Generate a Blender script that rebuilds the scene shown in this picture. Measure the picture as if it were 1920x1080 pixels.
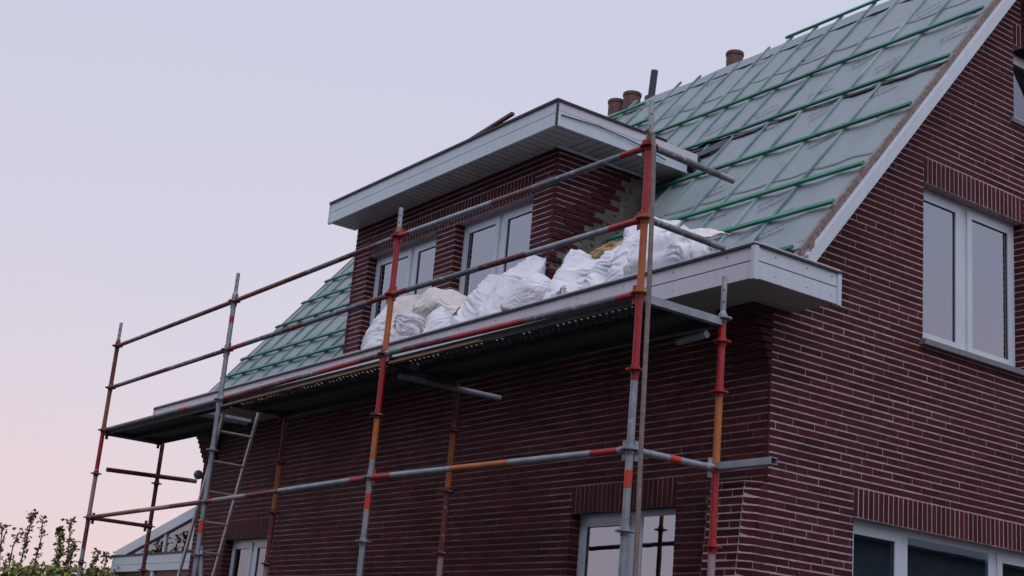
import bpy, bmesh, math, random
from mathutils import Vector, Matrix, noise
random.seed(11)
S = bpy.context.scene
for o in list(bpy.data.objects): bpy.data.objects.remove(o)
COL = S.collection

# ------------------------------------------------------------------ camera
CX, CY, CZ = 6.5703, -5.5238, -2.4788
RIGHT = (0.5863, 0.80552, 0.08593); UPV = (0.17396, -0.22879, 0.95781); FWD = (-0.79119, 0.54662, 0.27427)
cam = bpy.data.cameras.new('camera'); camo = bpy.data.objects.new('camera', cam); COL.objects.link(camo)
camo.matrix_world = Matrix(((RIGHT[0], UPV[0], -FWD[0], CX), (RIGHT[1], UPV[1], -FWD[1], CY), (RIGHT[2], UPV[2], -FWD[2], CZ), (0, 0, 0, 1)))
cam.sensor_width = 36; cam.lens = 2633.83 / 1920 * 36; cam.clip_start = .1; cam.clip_end = 3000
S.camera = camo
S.render.resolution_x = 1024; S.render.resolution_y = 576

# ------------------------------------------------------------------ world: dusk sky, no disc
SUN_EL, SUN_AZ = math.radians(60), math.radians(130)
w = bpy.data.worlds.new('World'); S.world = w; w.use_nodes = True
nt = w.node_tree; nt.nodes.clear()
out = nt.nodes.new('ShaderNodeOutputWorld'); bg = nt.nodes.new('ShaderNodeBackground')
sky = nt.nodes.new('ShaderNodeTexSky'); sky.sky_type = 'NISHITA'; sky.sun_disc = False
sky.sun_elevation = math.radians(3); sky.sun_rotation = SUN_AZ
tc = nt.nodes.new('ShaderNodeTexCoord'); sp = nt.nodes.new('ShaderNodeSeparateXYZ'); nt.links.new(tc.outputs['Generated'], sp.inputs[0])
rp = nt.nodes.new('ShaderNodeValToRGB')
def setramp(r, pts):
    el = r.color_ramp.elements
    while len(el) > 1: el.remove(el[-1])
    el[0].position = pts[0][0]; el[0].color = (*pts[0][1], 1)
    for p, c in pts[1:]:
        e = el.new(p); e.color = (*c, 1)
setramp(rp, [(0.0, (.62, .47, .53)), (.06, (.745, .575, .66)), (.17, (.70, .59, .69)), (.30, (.62, .595, .725)), (.46, (.59, .585, .74)), (.7, (.60, .62, .79)), (1, (.62, .66, .84))])
nz = nt.nodes.new('ShaderNodeTexNoise'); nz.inputs['Scale'].default_value = 2.2; nz.inputs['Detail'].default_value = 3
mp = nt.nodes.new('ShaderNodeMapping'); mp.inputs['Scale'].default_value = (1, 1, 3)
nt.links.new(tc.outputs['Generated'], mp.inputs[0]); nt.links.new(mp.outputs[0], nz.inputs['Vector'])
ma = nt.nodes.new('ShaderNodeMath'); ma.operation = 'MULTIPLY_ADD'; ma.inputs[1].default_value = .15; ma.inputs[2].default_value = -.075
nt.links.new(nz.outputs[0], ma.inputs[0])
ad = nt.nodes.new('ShaderNodeMath'); nt.links.new(sp.outputs[2], ad.inputs[0]); nt.links.new(ma.outputs[0], ad.inputs[1])
nt.links.new(ad.outputs[0], rp.inputs[0])
mx = nt.nodes.new('ShaderNodeMixRGB'); mx.inputs[0].default_value = .04
nt.links.new(rp.outputs[0], mx.inputs[1]); nt.links.new(sky.outputs[0], mx.inputs[2])
nt.links.new(mx.outputs[0], bg.inputs[0]); bg.inputs[1].default_value = 1.0
nt.links.new(bg.outputs[0], out.inputs[0])
# soft afterglow as the one sun lamp
sl = bpy.data.lights.new('sun', 'SUN'); sl.energy = 1.4; sl.angle = math.radians(60); sl.color = (1, .93, .95)
so = bpy.data.objects.new('sun', sl); COL.objects.link(so)
sd = Vector((math.sin(SUN_AZ) * math.cos(SUN_EL), math.cos(SUN_AZ) * math.cos(SUN_EL), math.sin(SUN_EL)))
so.rotation_euler = sd.to_track_quat('Z', 'Y').to_euler()
so.location = (20, -20, 20)
S.view_settings.view_transform = 'Standard'; S.view_settings.look = 'None'; S.view_settings.exposure = 0; S.view_settings.gamma = 1
S.view_settings.use_curve_mapping = False

# ------------------------------------------------------------------ materials
def mat(name, c1, c2=None, scale=8, rough=.6, metal=0, bump=0, bscale=40, island=0, objr=0, spots=None, stretch=None, spec=.5, detail=5, dirt=None):
    m = bpy.data.materials.new(name); m.use_nodes = True; t = m.node_tree; N = t.nodes; L = t.links
    b = N['Principled BSDF']; b.inputs['Roughness'].default_value = rough; b.inputs['Metallic'].default_value = metal
    b.inputs['Specular IOR Level'].default_value = spec
    co = N.new('ShaderNodeTexCoord').outputs['Object']
    if stretch:
        mm = N.new('ShaderNodeMapping'); mm.inputs['Scale'].default_value = stretch; L.new(co, mm.inputs[0]); co = mm.outputs[0]
    n = N.new('ShaderNodeTexNoise'); n.inputs['Scale'].default_value = scale; n.inputs['Detail'].default_value = detail
    L.new(co, n.inputs['Vector'])
    r = N.new('ShaderNodeMapRange'); r.inputs[1].default_value = .33; r.inputs[2].default_value = .67; L.new(n.outputs[0], r.inputs[0])
    mixr = N.new('ShaderNodeMixRGB'); mixr.inputs[1].default_value = (*c1, 1); mixr.inputs[2].default_value = (*(c2 or c1), 1)
    L.new(r.outputs[0], mixr.inputs[0]); col = mixr.outputs[0]
    if island or objr:
        g = N.new('ShaderNodeNewGeometry'); oi = N.new('ShaderNodeObjectInfo')
        a = N.new('ShaderNodeMath'); L.new(g.outputs['Random Per Island'], a.inputs[0]); 
        mo = N.new('ShaderNodeMath'); mo.operation = 'MULTIPLY'; L.new(oi.outputs['Random'], mo.inputs[0]); mo.inputs[1].default_value = objr
        L.new(mo.outputs[0], a.inputs[1])
        fr = N.new('ShaderNodeMath'); fr.operation = 'FRACT'; L.new(a.outputs[0], fr.inputs[0])
        hs = N.new('ShaderNodeHueSaturation')
        v = N.new('ShaderNodeMapRange'); v.inputs[3].default_value = 1 - island; v.inputs[4].default_value = 1 + island; L.new(fr.outputs[0], v.inputs[0])
        L.new(v.outputs[0], hs.inputs['Value'])
        h2 = N.new('ShaderNodeMath'); h2.operation = 'MULTIPLY'; h2.inputs[1].default_value = 7.31; L.new(fr.outputs[0], h2.inputs[0])
        h3 = N.new('ShaderNodeMath'); h3.operation = 'FRACT'; L.new(h2.outputs[0], h3.inputs[0])
        h4 = N.new('ShaderNodeMapRange'); h4.inputs[3].default_value = .5 - island * .045; h4.inputs[4].default_value = .5 + island * .035; L.new(h3.outputs[0], h4.inputs[0])
        L.new(h4.outputs[0], hs.inputs['Hue'])
        L.new(col, hs.inputs['Color']); col = hs.outputs[0]
    if spots:
        sc, thr, c = spots
        n2 = N.new('ShaderNodeTexNoise'); n2.inputs['Scale'].default_value = sc; n2.inputs['Detail'].default_value = 6; n2.inputs['Roughness'].default_value = .7
        L.new(co, n2.inputs['Vector'])
        r2 = N.new('ShaderNodeMapRange'); r2.inputs[1].default_value = thr; r2.inputs[2].default_value = thr + .05; L.new(n2.outputs[0], r2.inputs[0])
        m2 = N.new('ShaderNodeMixRGB'); m2.inputs[2].default_value = (*c, 1); L.new(col, m2.inputs[1]); L.new(r2.outputs[0], m2.inputs[0]); col = m2.outputs[0]
    if dirt:   # broad weathering in world space
        sc, amt, c = dirt
        gp = N.new('ShaderNodeNewGeometry')
        n3 = N.new('ShaderNodeTexNoise'); n3.inputs['Scale'].default_value = sc; n3.inputs['Detail'].default_value = 5; L.new(gp.outputs['Position'], n3.inputs['Vector'])
        r3 = N.new('ShaderNodeMapRange'); r3.inputs[1].default_value = .42; r3.inputs[2].default_value = .75; r3.inputs[4].default_value = amt; L.new(n3.outputs[0], r3.inputs[0])
        m3 = N.new('ShaderNodeMixRGB'); m3.inputs[2].default_value = (*c, 1); L.new(col, m3.inputs[1]); L.new(r3.outputs[0], m3.inputs[0]); col = m3.outputs[0]
    L.new(col, b.inputs['Base Color'])
    if bump:
        n4 = N.new('ShaderNodeTexNoise'); n4.inputs['Scale'].default_value = bscale; n4.inputs['Detail'].default_value = 4
        L.new(co, n4.inputs['Vector'])
        bp = N.new('ShaderNodeBump'); bp.inputs['Strength'].default_value = bump; bp.inputs['Distance'].default_value = .01
        L.new(n4.outputs[0], bp.inputs['Height']); L.new(bp.outputs[0], b.inputs['Normal'])
    return m
BRICK = mat('brick_red', (.080, .0155, .020), (.047, .0115, .0155), 14, .75, bump=.5, bscale=90, island=.32, objr=1, dirt=(1.4, .4, (.05, .022, .028)), spec=.15)
BRICKS = BRICK
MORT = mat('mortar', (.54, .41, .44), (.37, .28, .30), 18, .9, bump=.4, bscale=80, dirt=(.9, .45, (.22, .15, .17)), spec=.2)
MORTSH = mat('mortar_shaded', (.30, .23, .22), (.14, .105, .10), 6, .9, bump=.4, bscale=80, dirt=(1.2, .8, (.06, .045, .045)), spec=.2)  # darker copy of the mortar; the front wall's shade is put into its colour
CEMENT = mat('old_cement', (.17, .16, .145), (.085, .085, .08), 5, .95, bump=.9, bscale=25, spots=(9, .60, (.10, .07, .06)))
PVC = mat('white_pvc', (.55, .645, .74), (.50, .595, .69), 3, .38, stretch=(8, 8, .8), dirt=(.8, .3, (.45, .46, .48)))
PVCL = mat('lilac_white_pvc', (.62, .62, .71), (.56, .565, .655), 3, .42, stretch=(7, 7, .8), dirt=(1.0, .35, (.45, .43, .46)))
SOFF = mat('soffit_cladding', (.44, .405, .39), (.36, .335, .325), 4, .5)
FRAME = mat('window_pvc', (.55, .635, .73), (.50, .585, .68), 3, .3)
TRIM = mat('black_roofing_trim', (.012, .012, .020), (.022, .022, .032), 20, .5)
GASKET = mat('rubber_gasket', (.01, .012, .022), None, 5, .6)
DARKIN = mat('dark_interior', (.03, .03, .035), None, 5, .9)
CURT = mat('net_curtain', (.52, .58, .72), (.45, .51, .66), 1.5, .9, bump=.3, bscale=14, stretch=(6, 6, .4))
TEALREF = mat('teal_reflection_sheet', (.34, .52, .58), (.20, .34, .40), 2, .9, stretch=(5, 5, .4))  # sheet behind the lower panes; their dark teal reflection is put into its colour
STONE = mat('sill_stone', (.20, .21, .235), (.14, .15, .17), 25, .75, bump=.3)
MEMB = mat('roof_membrane', (.235, .265, .32), (.205, .265, .285), 1.3, .55, bump=.9, bscale=11, spots=(28, .70, (.20, .22, .26)), dirt=(1.1, .4, (.17, .22, .225)))
LAPSH = mat('lap_shade', (.05, .05, .065), (.03, .03, .04), 9, .6)
PRINT = mat('grey_print_ink', (.05, .06, .10), (.10, .115, .16), 30, .6)
BATTEN = mat('treated_batten_green', (.012, .14, .085), (.04, .22, .155), 3, .6, bump=.3, island=.25, objr=1)
COUNT = mat('treated_counter_batten', (.23, .35, .345), (.08, .19, .175), 2.5, .6, island=.22, objr=1)
OLDWOOD = mat('weathered_wood', (.30, .255, .245), (.15, .125, .12), 6, .85, bump=.8, bscale=40, stretch=(2, 5, 5), spots=(7, .62, (.36, .31, .28)))
TIMBER = mat('orange_timber_edge', (.30, .17, .11), (.20, .10, .065), 6, .8)
RED = mat('red_scaffold_paint', (.38, .014, .024), (.29, .012, .018), 9, .42, spots=(30, .62, (.30, .13, .13)), bump=.2)
DRED = mat('dull_red_scaffold_paint', (.17, .025, .03), (.11, .022, .026), 9, .55, spots=(24, .58, (.27, .24, .26)))
ORA = mat('orange_scaffold_paint', (.46, .135, .03), (.34, .09, .022), 10, .5, spots=(30, .62, (.26, .12, .07)))
RUSTY = mat('rusty_brown_paint', (.25, .10, .055), (.17, .07, .045), 12, .6, spots=(30, .60, (.33, .22, .18)))
GALV = mat('galvanised_steel', (.33, .365, .41), (.22, .25, .30), 9, .48, metal=.35, spots=(22, .62, (.52, .54, .58)), bump=.25)
GALVD = mat('dirty_galvanised_steel', (.19, .21, .245), (.12, .13, .16), 9, .6, metal=.25, spots=(18, .56, (.40, .41, .43)), bump=.4)
PINK = mat('faded_pink_paint', (.36, .24, .27), (.28, .22, .26), 14, .6, spots=(30, .6, (.42, .15, .18)))
TAPE = mat('red_orange_tape', (.55, .05, .02), (.45, .04, .02), 20, .5)
GREENP = mat('green_paint_patch', (.03, .22, .13), None, 20, .5)
ALU = mat('ladder_aluminium', (.40, .39, .38), (.28, .28, .29), 12, .4, metal=.5)
DECK = mat('steel_deck', (.07, .082, .085), (.04, .048, .052), 14, .6, metal=.3)
BAG = mat('white_woven_sack', (.66, .69, .77), (.60, .63, .72), 5, .5, bump=.2, bscale=14, spec=.4)
BAGB = mat('cream_woven_sack', (.68, .655, .64), (.60, .58, .57), 5, .6, bump=.5, bscale=26)
BAGP = mat('dusty_sack', (.46, .40, .385), (.56, .52, .52), 7, .7, bump=.6)
BAGG = mat('grimy_white_sack', (.60, .60, .65), (.42, .42, .46), 7, .6, bump=.7, bscale=22)
FOAM = mat('tan_insulation', (.48, .33, .17), (.36, .23, .11), 20, .95, bump=1, bscale=40)
CLAY = mat('clay_pot', (.115, .045, .045), (.07, .03, .033), 9, .6, bump=.3)
BLKP = mat('black_pipe', (.02, .023, .045), (.03, .033, .055), 9, .4)
ROPE = mat('worn_rope', (.23, .18, .165), (.14, .115, .12), 30, .8)
CABLE = mat('black_cable', (.025, .025, .035), None, 9, .5)
GROUND = mat('ground_asphalt', (.05, .05, .05), (.04, .045, .04), 2, .9, bump=.3)
LEAFG = mat('leaf_green', (.27, .31, .06), (.10, .15, .03), 3, .6, island=.45, objr=1)
LEAFB = mat('leaf_brown', (.28, .17, .09), (.11, .075, .05), 3, .7, island=.45, objr=1)
STEM = mat('twig_brown', (.13, .09, .07), (.08, .055, .045), 10, .8)
DBLUE = mat('dark_blue_frame', (.035, .04, .055), None, 5, .4)
MAROON = mat('maroon_frame', (.09, .02, .025), None, 5, .4)
LAMPG = mat('lamp_globe', (.16, .16, .19), None, 5, .25)
ADDNEIGH = mat('added_neighbour_render', (.16, .22, .25), (.12, .17, .20), 4, .8)
def glass(name, fac, tint=(.85, .88, .9)):
    m = bpy.data.materials.new(name); m.use_nodes = True; t = m.node_tree; N = t.nodes; L = t.links; N.clear()
    o = N.new('ShaderNodeOutputMaterial'); mi = N.new('ShaderNodeMixShader'); tr = N.new('ShaderNodeBsdfTransparent'); gl = N.new('ShaderNodeBsdfGlossy')
    tr.inputs[0].default_value = (*tint, 1); gl.inputs['Roughness'].default_value = .015; gl.inputs[0].default_value = (.80, .88, 1, 1)
    f = N.new('ShaderNodeFresnel'); f.inputs[0].default_value = 1.55
    mr = N.new('ShaderNodeMapRange'); mr.inputs[3].default_value = fac; mr.inputs[4].default_value = 1; L.new(f.outputs[0], mr.inputs[0])
    n = N.new('ShaderNodeTexNoise'); n.inputs['Scale'].default_value = 1.2
    bp = N.new('ShaderNodeBump'); bp.inputs['Strength'].default_value = .03; bp.inputs['Distance'].default_value = .05; L.new(n.outputs[0], bp.inputs['Height']); L.new(bp.outputs[0], gl.inputs['Normal'])
    L.new(mr.outputs[0], mi.inputs[0]); L.new(tr.outputs[0], mi.inputs[1]); L.new(gl.outputs[0], mi.inputs[2]); L.new(mi.outputs[0], o.inputs[0])
    return m
GLASS = glass('window_glass', .34); GLASSD = glass('window_glass_lower', .2, (.75, .88, .92))

# ------------------------------------------------------------------ mesh helpers
class MB:
    def __init__(s): s.v = []; s.f = []; s.m = []
    def add(s, vs, fs, mi=0):
        b = len(s.v); s.v += [tuple(v) for v in vs]; s.f += [tuple(b + i for i in f) for f in fs]; s.m += [mi] * len(fs)
    def hexa(s, p, mi=0):   # 8 points: bottom 4 ccw, top 4
        s.add(p, [(0, 3, 2, 1), (4, 5, 6, 7), (0, 1, 5, 4), (1, 2, 6, 5), (2, 3, 7, 6), (3, 0, 4, 7)], mi)
    def box(s, a, b, mi=0):
        x0, y0, z0 = a; x1, y1, z1 = b
        x0, x1 = min(x0, x1), max(x0, x1); y0, y1 = min(y0, y1), max(y0, y1); z0, z1 = min(z0, z1), max(z0, z1)
        s.hexa([(x0, y0, z0), (x1, y0, z0), (x1, y1, z0), (x0, y1, z0), (x0, y0, z1), (x1, y0, z1), (x1, y1, z1), (x0, y1, z1)], mi)
    def tube(s, p0, p1, r, n=12, mi=0, r1=None, caps=True, inner=None):
        p0 = Vector(p0); p1 = Vector(p1); d = (p1 - p0).normalized(); r1 = r if r1 is None else r1
        a = Vector((0, 0, 1)) if abs(d.z) < .9 else Vector((1, 0, 0)); u = d.cross(a).normalized(); v = d.cross(u)
        vs = [p0 + (u * math.cos(2 * math.pi * i / n) + v * math.sin(2 * math.pi * i / n)) * r for i in range(n)]
        vs += [p1 + (u * math.cos(2 * math.pi * i / n) + v * math.sin(2 * math.pi * i / n)) * r1 for i in range(n)]
        fs = [(i, (i + 1) % n, n + (i + 1) % n, n + i) for i in range(n)]
        if caps: fs += [tuple(range(n - 1, -1, -1)), tuple(range(n, 2 * n))]
        s.add(vs, fs, mi)
    def build(s, name, mats, parent=None, smooth=False, loc=None):
        me = bpy.data.meshes.new(name); me.from_pydata(s.v, [], s.f)
        if not isinstance(mats, (list, tuple)): mats = [mats]
        for m in mats: me.materials.append(m)
        me.polygons.foreach_set('material_index', s.m)
        if smooth:
            me.polygons.foreach_set('use_smooth', [True] * len(me.polygons))
            try: me.set_sharp_from_angle(angle=math.radians(40))
            except Exception: pass
        bm = bmesh.new(); bm.from_mesh(me); bmesh.ops.recalc_face_normals(bm, faces=bm.faces); bm.to_mesh(me); bm.free()
        o = bpy.data.objects.new(name, me); COL.objects.link(o)
        if parent: o.parent = parent
        if loc: o.location = loc
        return o
def empty(name, loc, label, cat, group=None, rz=0):
    o = bpy.data.objects.new(name, None); COL.objects.link(o); o.location = loc; o.rotation_euler = (0, 0, rz); o.empty_display_size = .3
    o['label'] = label; o['category'] = cat
    if group: o['group'] = group
    return o
def tag(o, label, cat, group=None):
    o['label'] = label; o['category'] = cat
    if group: o['group'] = group
    return o

# ------------------------------------------------------------------ key dimensions (metres, deck level z = 0)
XG = -.551          # gable wall face (faces +X)
YF = 1.754          # facade face (faces -Y)
XL = -10.62         # far gable
GZ = -4.1           # ground
CO = .057           # brick course
ZREF = -.787
BP = .235           # brick pitch
SL = 1.24
def zr(x, y): return -1.355 + SL * y - .00836 * (x + .28)     # top of roof sheet
XR, XLR = -.28, -11.0
RY = 4.80
def zn(n): return ZREF + n * CO

# ------------------------------------------------------------------ ground
g = MB(); g.add([(-400, -400, GZ), (400, -400, GZ), (400, 400, GZ), (-400, 400, GZ)], [(0, 1, 2, 3)])
go = g.build('ground', GROUND); go['kind'] = 'structure'

# ------------------------------------------------------------------ house
house = empty('brick_house', (0, 0, 0), 'dark red brick house being reroofed, with scaffolding along its front', 'house')

# wall frames: u along wall, n outward
class Fr:
    def __init__(s, o, u, n): s.o = Vector(o); s.u = Vector(u); s.n = Vector(n)
    def p(s, u, z, d=0): q = s.o + s.u * u + s.n * d; return (q.x, q.y, z)
FG = Fr((XG, 0, 0), (0, 1, 0), (1, 0, 0))     # u = y
FF = Fr((0, YF, 0), (1, 0, 0), (0, -1, 0))    # u = x
FD = Fr((-3.4, 0, 0), (0, 1, 0), (1, 0, 0))   # dormer cheek
FDL = Fr((-7.17, 0, 0), (0, 1, 0), (-1, 0, 0))

GAB_O = [(3.463, 4.85, zn(23), zn(47)), (2.672, 5.6, -2.6, zn(-4)), (4.72, 6.0, zn(64), zn(77))]
GAB_S = [(3.463, 4.85, zn(47), zn(51)), (2.672, 5.6, zn(-4), zn(0)), (4.72, 6.0, zn(77), zn(81))]
FRO_O = [(-2.80, -1.495, -2.6, zn(-4)), (-9.62, -8.33, -2.6, zn(-4))]
FRO_S = [(-2.80, -1.495, zn(-4), zn(0)), (-9.62, -8.33, zn(-4), zn(0))]
DOR_O = [(-6.84, -5.42, .72, zn(50)), (-5.065, -3.735, .72, zn(50))]
DOR_S = [(-6.84, -3.735, zn(50), zn(54))]

def core(name, fr, u0, u1, zb, topf, opens, th, m, parent):
    us = sorted(set([u0, u1] + [c for o in opens for c in o[:2] if u0 < c < u1]))
    mb = MB()
    for a, b in zip(us, us[1:]):
        mid = (a + b) / 2; segs = [(zb, None)]
        ops = sorted([o for o in opens if o[0] < mid < o[1]], key=lambda o: o[2])
        z = zb; parts = []
        for o in ops:
            if o[2] > z: parts.append((z, o[2]))
            z = max(z, o[3])
        for p, q in parts: mb.hexa([fr.p(a, p), fr.p(b, p), fr.p(b, p, -th), fr.p(a, p, -th), fr.p(a, q), fr.p(b, q), fr.p(b, q, -th), fr.p(a, q, -th)])
        ta, tb = topf(a), topf(b)
        if min(ta, tb) > z - .01:
            mb.hexa([fr.p(a, z), fr.p(b, z), fr.p(b, z, -th), fr.p(a, z, -th), fr.p(a, max(ta, z + .001)), fr.p(b, max(tb, z + .001)), fr.p(b, max(tb, z + .001), -th), fr.p(a, max(ta, z + .001), -th)])
    return mb.build(name, m, parent)

def brick(mb, fr, u0, u1, z0, z1, d=.0022, back=-.02, mi=0, jit=True):
    d += random.uniform(-.0008, .0012) if jit else 0
    c = .0016
    t = [random.uniform(-.0012, .0012) for _ in range(4)] if jit else [0] * 4
    P = lambda a, b, e: fr.p(a, b, e)
    vs = [P(u0, z0, back), P(u1, z0, back), P(u1, z1, back), P(u0, z1, back),
          P(u0, z0 + t[0], d - c), P(u1, z0 + t[1], d - c), P(u1, z1 + t[2], d - c), P(u0, z1 + t[3], d - c),
          P(u0 + c, z0 + t[0] + c, d), P(u1 - c, z0 + t[1] + c, d), P(u1 - c, z1 + t[2] - c, d), P(u0 + c, z1 + t[3] - c, d)]
    fs = [(0, 1, 5, 4), (1, 2, 6, 5), (2, 3, 7, 6), (3, 0, 4, 7), (4, 5, 9, 8), (5, 6, 10, 9), (6, 7, 11, 10), (7, 4, 8, 11), (8, 9, 10, 11)]
    mb.add(vs, fs, mi)

def lay(u0, u1, z0, z1, obst, leftf=None, rightf=None, seed=0):
    """rows of stretchers in wild bond; returns (u0,u1,z0,z1,full) and jamb returns"""
    R = random.Random(seed); out = []; jam = []
    n0 = math.ceil((z0 - ZREF) / CO - .01); n1 = math.floor((z1 - ZREF) / CO + .01); ph = 0
    for n in range(n0, n1):
        a, b = zn(n) + .0058, zn(n + 1) - .0058; zm = (a + b) / 2
        L0 = leftf(zm) if leftf else u0; R0 = rightf(zm) if rightf else u1
        if R0 - L0 < .03: continue
        cuts = sorted([(o[0], o[1]) for o in obst if o[2] - .004 < zm < o[3] + .004 and o[0] < R0 and o[1] > L0])
        iv = []; c = L0
        for x, y in cuts:
            if x - c > .02: iv.append((c, x))
            c = max(c, y)
        if R0 - c > .02: iv.append((c, R0))
        ph = (ph + R.choice([.25, .5, .5, .75, .5])) % 1
        for x, y in iv:
            u = math.floor((x - ph * BP) / BP) * BP + ph * BP
            while u < y:
                j = R.choice([.0004, .0006, .0009, .0014, .0038])
                p, q = max(u + j, x if x > L0 or True else x), min(u + BP - j, y)
                jl = abs(p - x) < 1e-6 and x > L0 + .01; jr = abs(q - y) < 1e-6 and y < R0 - .01
                fullb = q - p > BP - .012 and not jl and not jr
                if jl: p -= .0025
                if jr: q += .0025
                if q - p > .035: out.append((p, q, a, b, fullb))
                elif q - p > .012: out.append((p, q, a, b, False))
                u += BP
    return out

def seen(p):
    v = Vector(p) - Vector((CX, CY, CZ)); z = v.dot(Vector(FWD)); 
    return z > 0 and abs(v.dot(Vector(RIGHT)) / z * 2633.8) < 985 and abs(v.dot(Vector(UPV)) / z * 2633.8) < 560

# gable wall ---------------------------------------------------------
rake = lambda y: min(zr(XG, y), zr(XG, 2 * RY - y)) - .16
gable = core('gable_wall', FG, YF + .01, 8.0, GZ, rake, GAB_O, .28, MORT, house)
def gl_left(z):
    if z > -.02: return YF - .026 * max(0, math.floor((z + .02) / CO + 1))
    if z < -.895: return 1.694 + .085 * (z + .89)
    return YF - .006
gb = lay(YF, 6.1, GZ + .3, 5.0, GAB_O + GAB_S, leftf=gl_left, seed=3)
gb = [b for b in gb if b[3] < rake(b[0]) - .0 and b[3] < rake(b[1])]
# soldiers
def soldiers(o):
    u0, u1, z0, z1 = o; n = round((u1 - u0) / CO); p = (u1 - u0) / n
    return [(u0 + i * p + .0051, u0 + (i + 1) * p - .0051, z0 + .004, z1 - .007) for i in range(n)]
sg = [q for o in GAB_S for q in soldiers(o)]
cand = [('s', q) for q in sg if seen(FG.p((q[0] + q[1]) / 2, (q[2] + q[3]) / 2))]
full = [('f', b) for b in gb if b[4] and seen(FG.p((b[0] + b[1]) / 2, b[2]))]
full.sort(key=lambda t: (Vector(FG.p(t[1][0], t[1][2])) - Vector((CX, CY, CZ))).length)
solo = full[:300 - min(80, len(cand))]; solos = set(id(t[1]) for t in solo)
csel = sorted(cand, key=lambda t: (Vector(FG.p(t[1][0], t[1][2])) - Vector((CX, CY, CZ))).length)[:80]
sset = set(id(t[1]) for t in csel)
BL = BP - .006; fr0 = Fr((0, 0, 0), (0, 1, 0), (1, 0, 0)); shared = []
for k in range(5):
    h_ = BP / 2 - (.0005, .0008, .0011, .0016, .0038)[k]; mb = MB(); brick(mb, fr0, -h_, h_, -.0227, .0227); o = mb.build('brick', BRICK); shared.append(o.data); bpy.data.objects.remove(o)
ssh = []
for k in range(4):
    mb = MB(); brick(mb, fr0, -.0236, .0236, -.1085, .1085, back=-.10); o = mb.build('brick', BRICK); ssh.append(o.data); bpy.data.objects.remove(o)
for t, b in solo:
    o = bpy.data.objects.new('brick', random.choice(shared)); COL.objects.link(o); o.parent = gable
    o.location = (XG + random.uniform(-.001, .0015), (b[0] + b[1]) / 2, (b[2] + b[3]) / 2)
for t, b in csel:
    o = bpy.data.objects.new('brick', random.choice(ssh)); COL.objects.link(o); o.parent = gable
    o.location = (XG + random.uniform(-.001, .0015), (b[0] + b[1]) / 2, (b[2] + b[3]) / 2)
mb = MB()
for b in gb:
    if id(b) not in solos: brick(mb, FG, b[0], b[1], b[2], b[3], back=-.11 if any(abs(b[0] - o[1]) < .004 or abs(b[1] - o[0]) < .004 for o in GAB_O) else (-.38 if b[0] < YF - .01 else -.02))
for b in sg:
    if id(b) not in sset: brick(mb, FG, *b, back=-.10)
o = mb.build('bricks', BRICK, gable); o['kind'] = 'stuff'
# mortar backing where the corner pier kicks out below
pier = MB()
for i in range(40):
    z0 = -.9 - i * .08; z1 = z0 - .08
    ys = lambda z: 1.694 + .085 * (z + .89) + .004
    a0, a1 = ys(z0), ys(z1)
    X1 = XG - .002; Xc = XG - .075; Xb = -.98
    pier.hexa([(Xb, a1 - .085, z1), (Xc, a1 - .085, z1), (Xc, YF + .1, z1), (Xb, YF + .1, z1), (Xb, a0 - .085, z0), (Xc, a0 - .085, z0), (Xc, YF + .1, z0), (Xb, YF + .1, z0)])
    pier.hexa([(Xc, a1 - .085, z1), (X1, a1, z1), (X1, YF + .1, z1), (Xc, YF + .1, z1), (Xc, a0 - .085, z0), (X1, a0, z0), (X1, YF + .1, z0), (Xc, YF + .1, z0)])
pr = pier.build('corner_pier', MORT, house)
mb = MB()
n = math.floor((-.9 - ZREF) / CO)
while zn(n) > GZ + .3:
    a, b = zn(n - 1) + .005, zn(n) - .005; zm = (a + b) / 2; y = 1.694 + .085 * (zm + .89)
    d = Vector((-.075, -.085, 0)); L = d.length; u = d / L
    brick(mb, Fr((XG - .002, y + .004, 0), u, Vector((.085, -.075, 0)) / L), .003, L - .001, a, b)
    f = Fr((0, y - .081, 0), (1, 0, 0), (0, -1, 0))
    off = .12 if n % 2 else 0
    for s_, e_ in ((-.98, -.86 + off), (-.86 + off, XG - .08)): brick(mb, f, s_ + .003, e_ - .003, a, b)
    n -= 1
# sloping stop under the square corner
mb.add([(XG - .075, 1.60, -.93), (XG + .006, 1.69, -.93), (XG + .004, YF - .005, -.875), (-.98, YF - .005, -.875), (-.98, 1.60, -.93)], [(0, 1, 2, 3, 4)])
o = mb.build('bricks', BRICK, pr); o['kind'] = 'stuff'

# far gable + back
mb = MB(); y0, y1 = YF + .01, 2 * RY - YF
for x in (XL + .28,):
    mb.add([(x, y0, GZ), (x, y1, GZ), (x, y1, zr(x, y0) - .16), (x, RY, zr(x, RY) - .16), (x, y0, zr(x, y0) - .16),
            (XL, y0, GZ), (XL, y1, GZ), (XL, y1, zr(x, y0) - .16), (XL, RY, zr(x, RY) - .16), (XL, y0, zr(x, y0) - .16)],
           [(0, 1, 2, 3, 4), (9, 8, 7, 6, 5), (0, 5, 6, 1), (1, 6, 7, 2), (2, 7, 8, 3), (3, 8, 9, 4), (4, 9, 5, 0)])
mb.box((XL, y1 - .28, GZ), (XG - .29, y1, .6))
mb.build('rear_wall', MORTSH, house)

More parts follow.
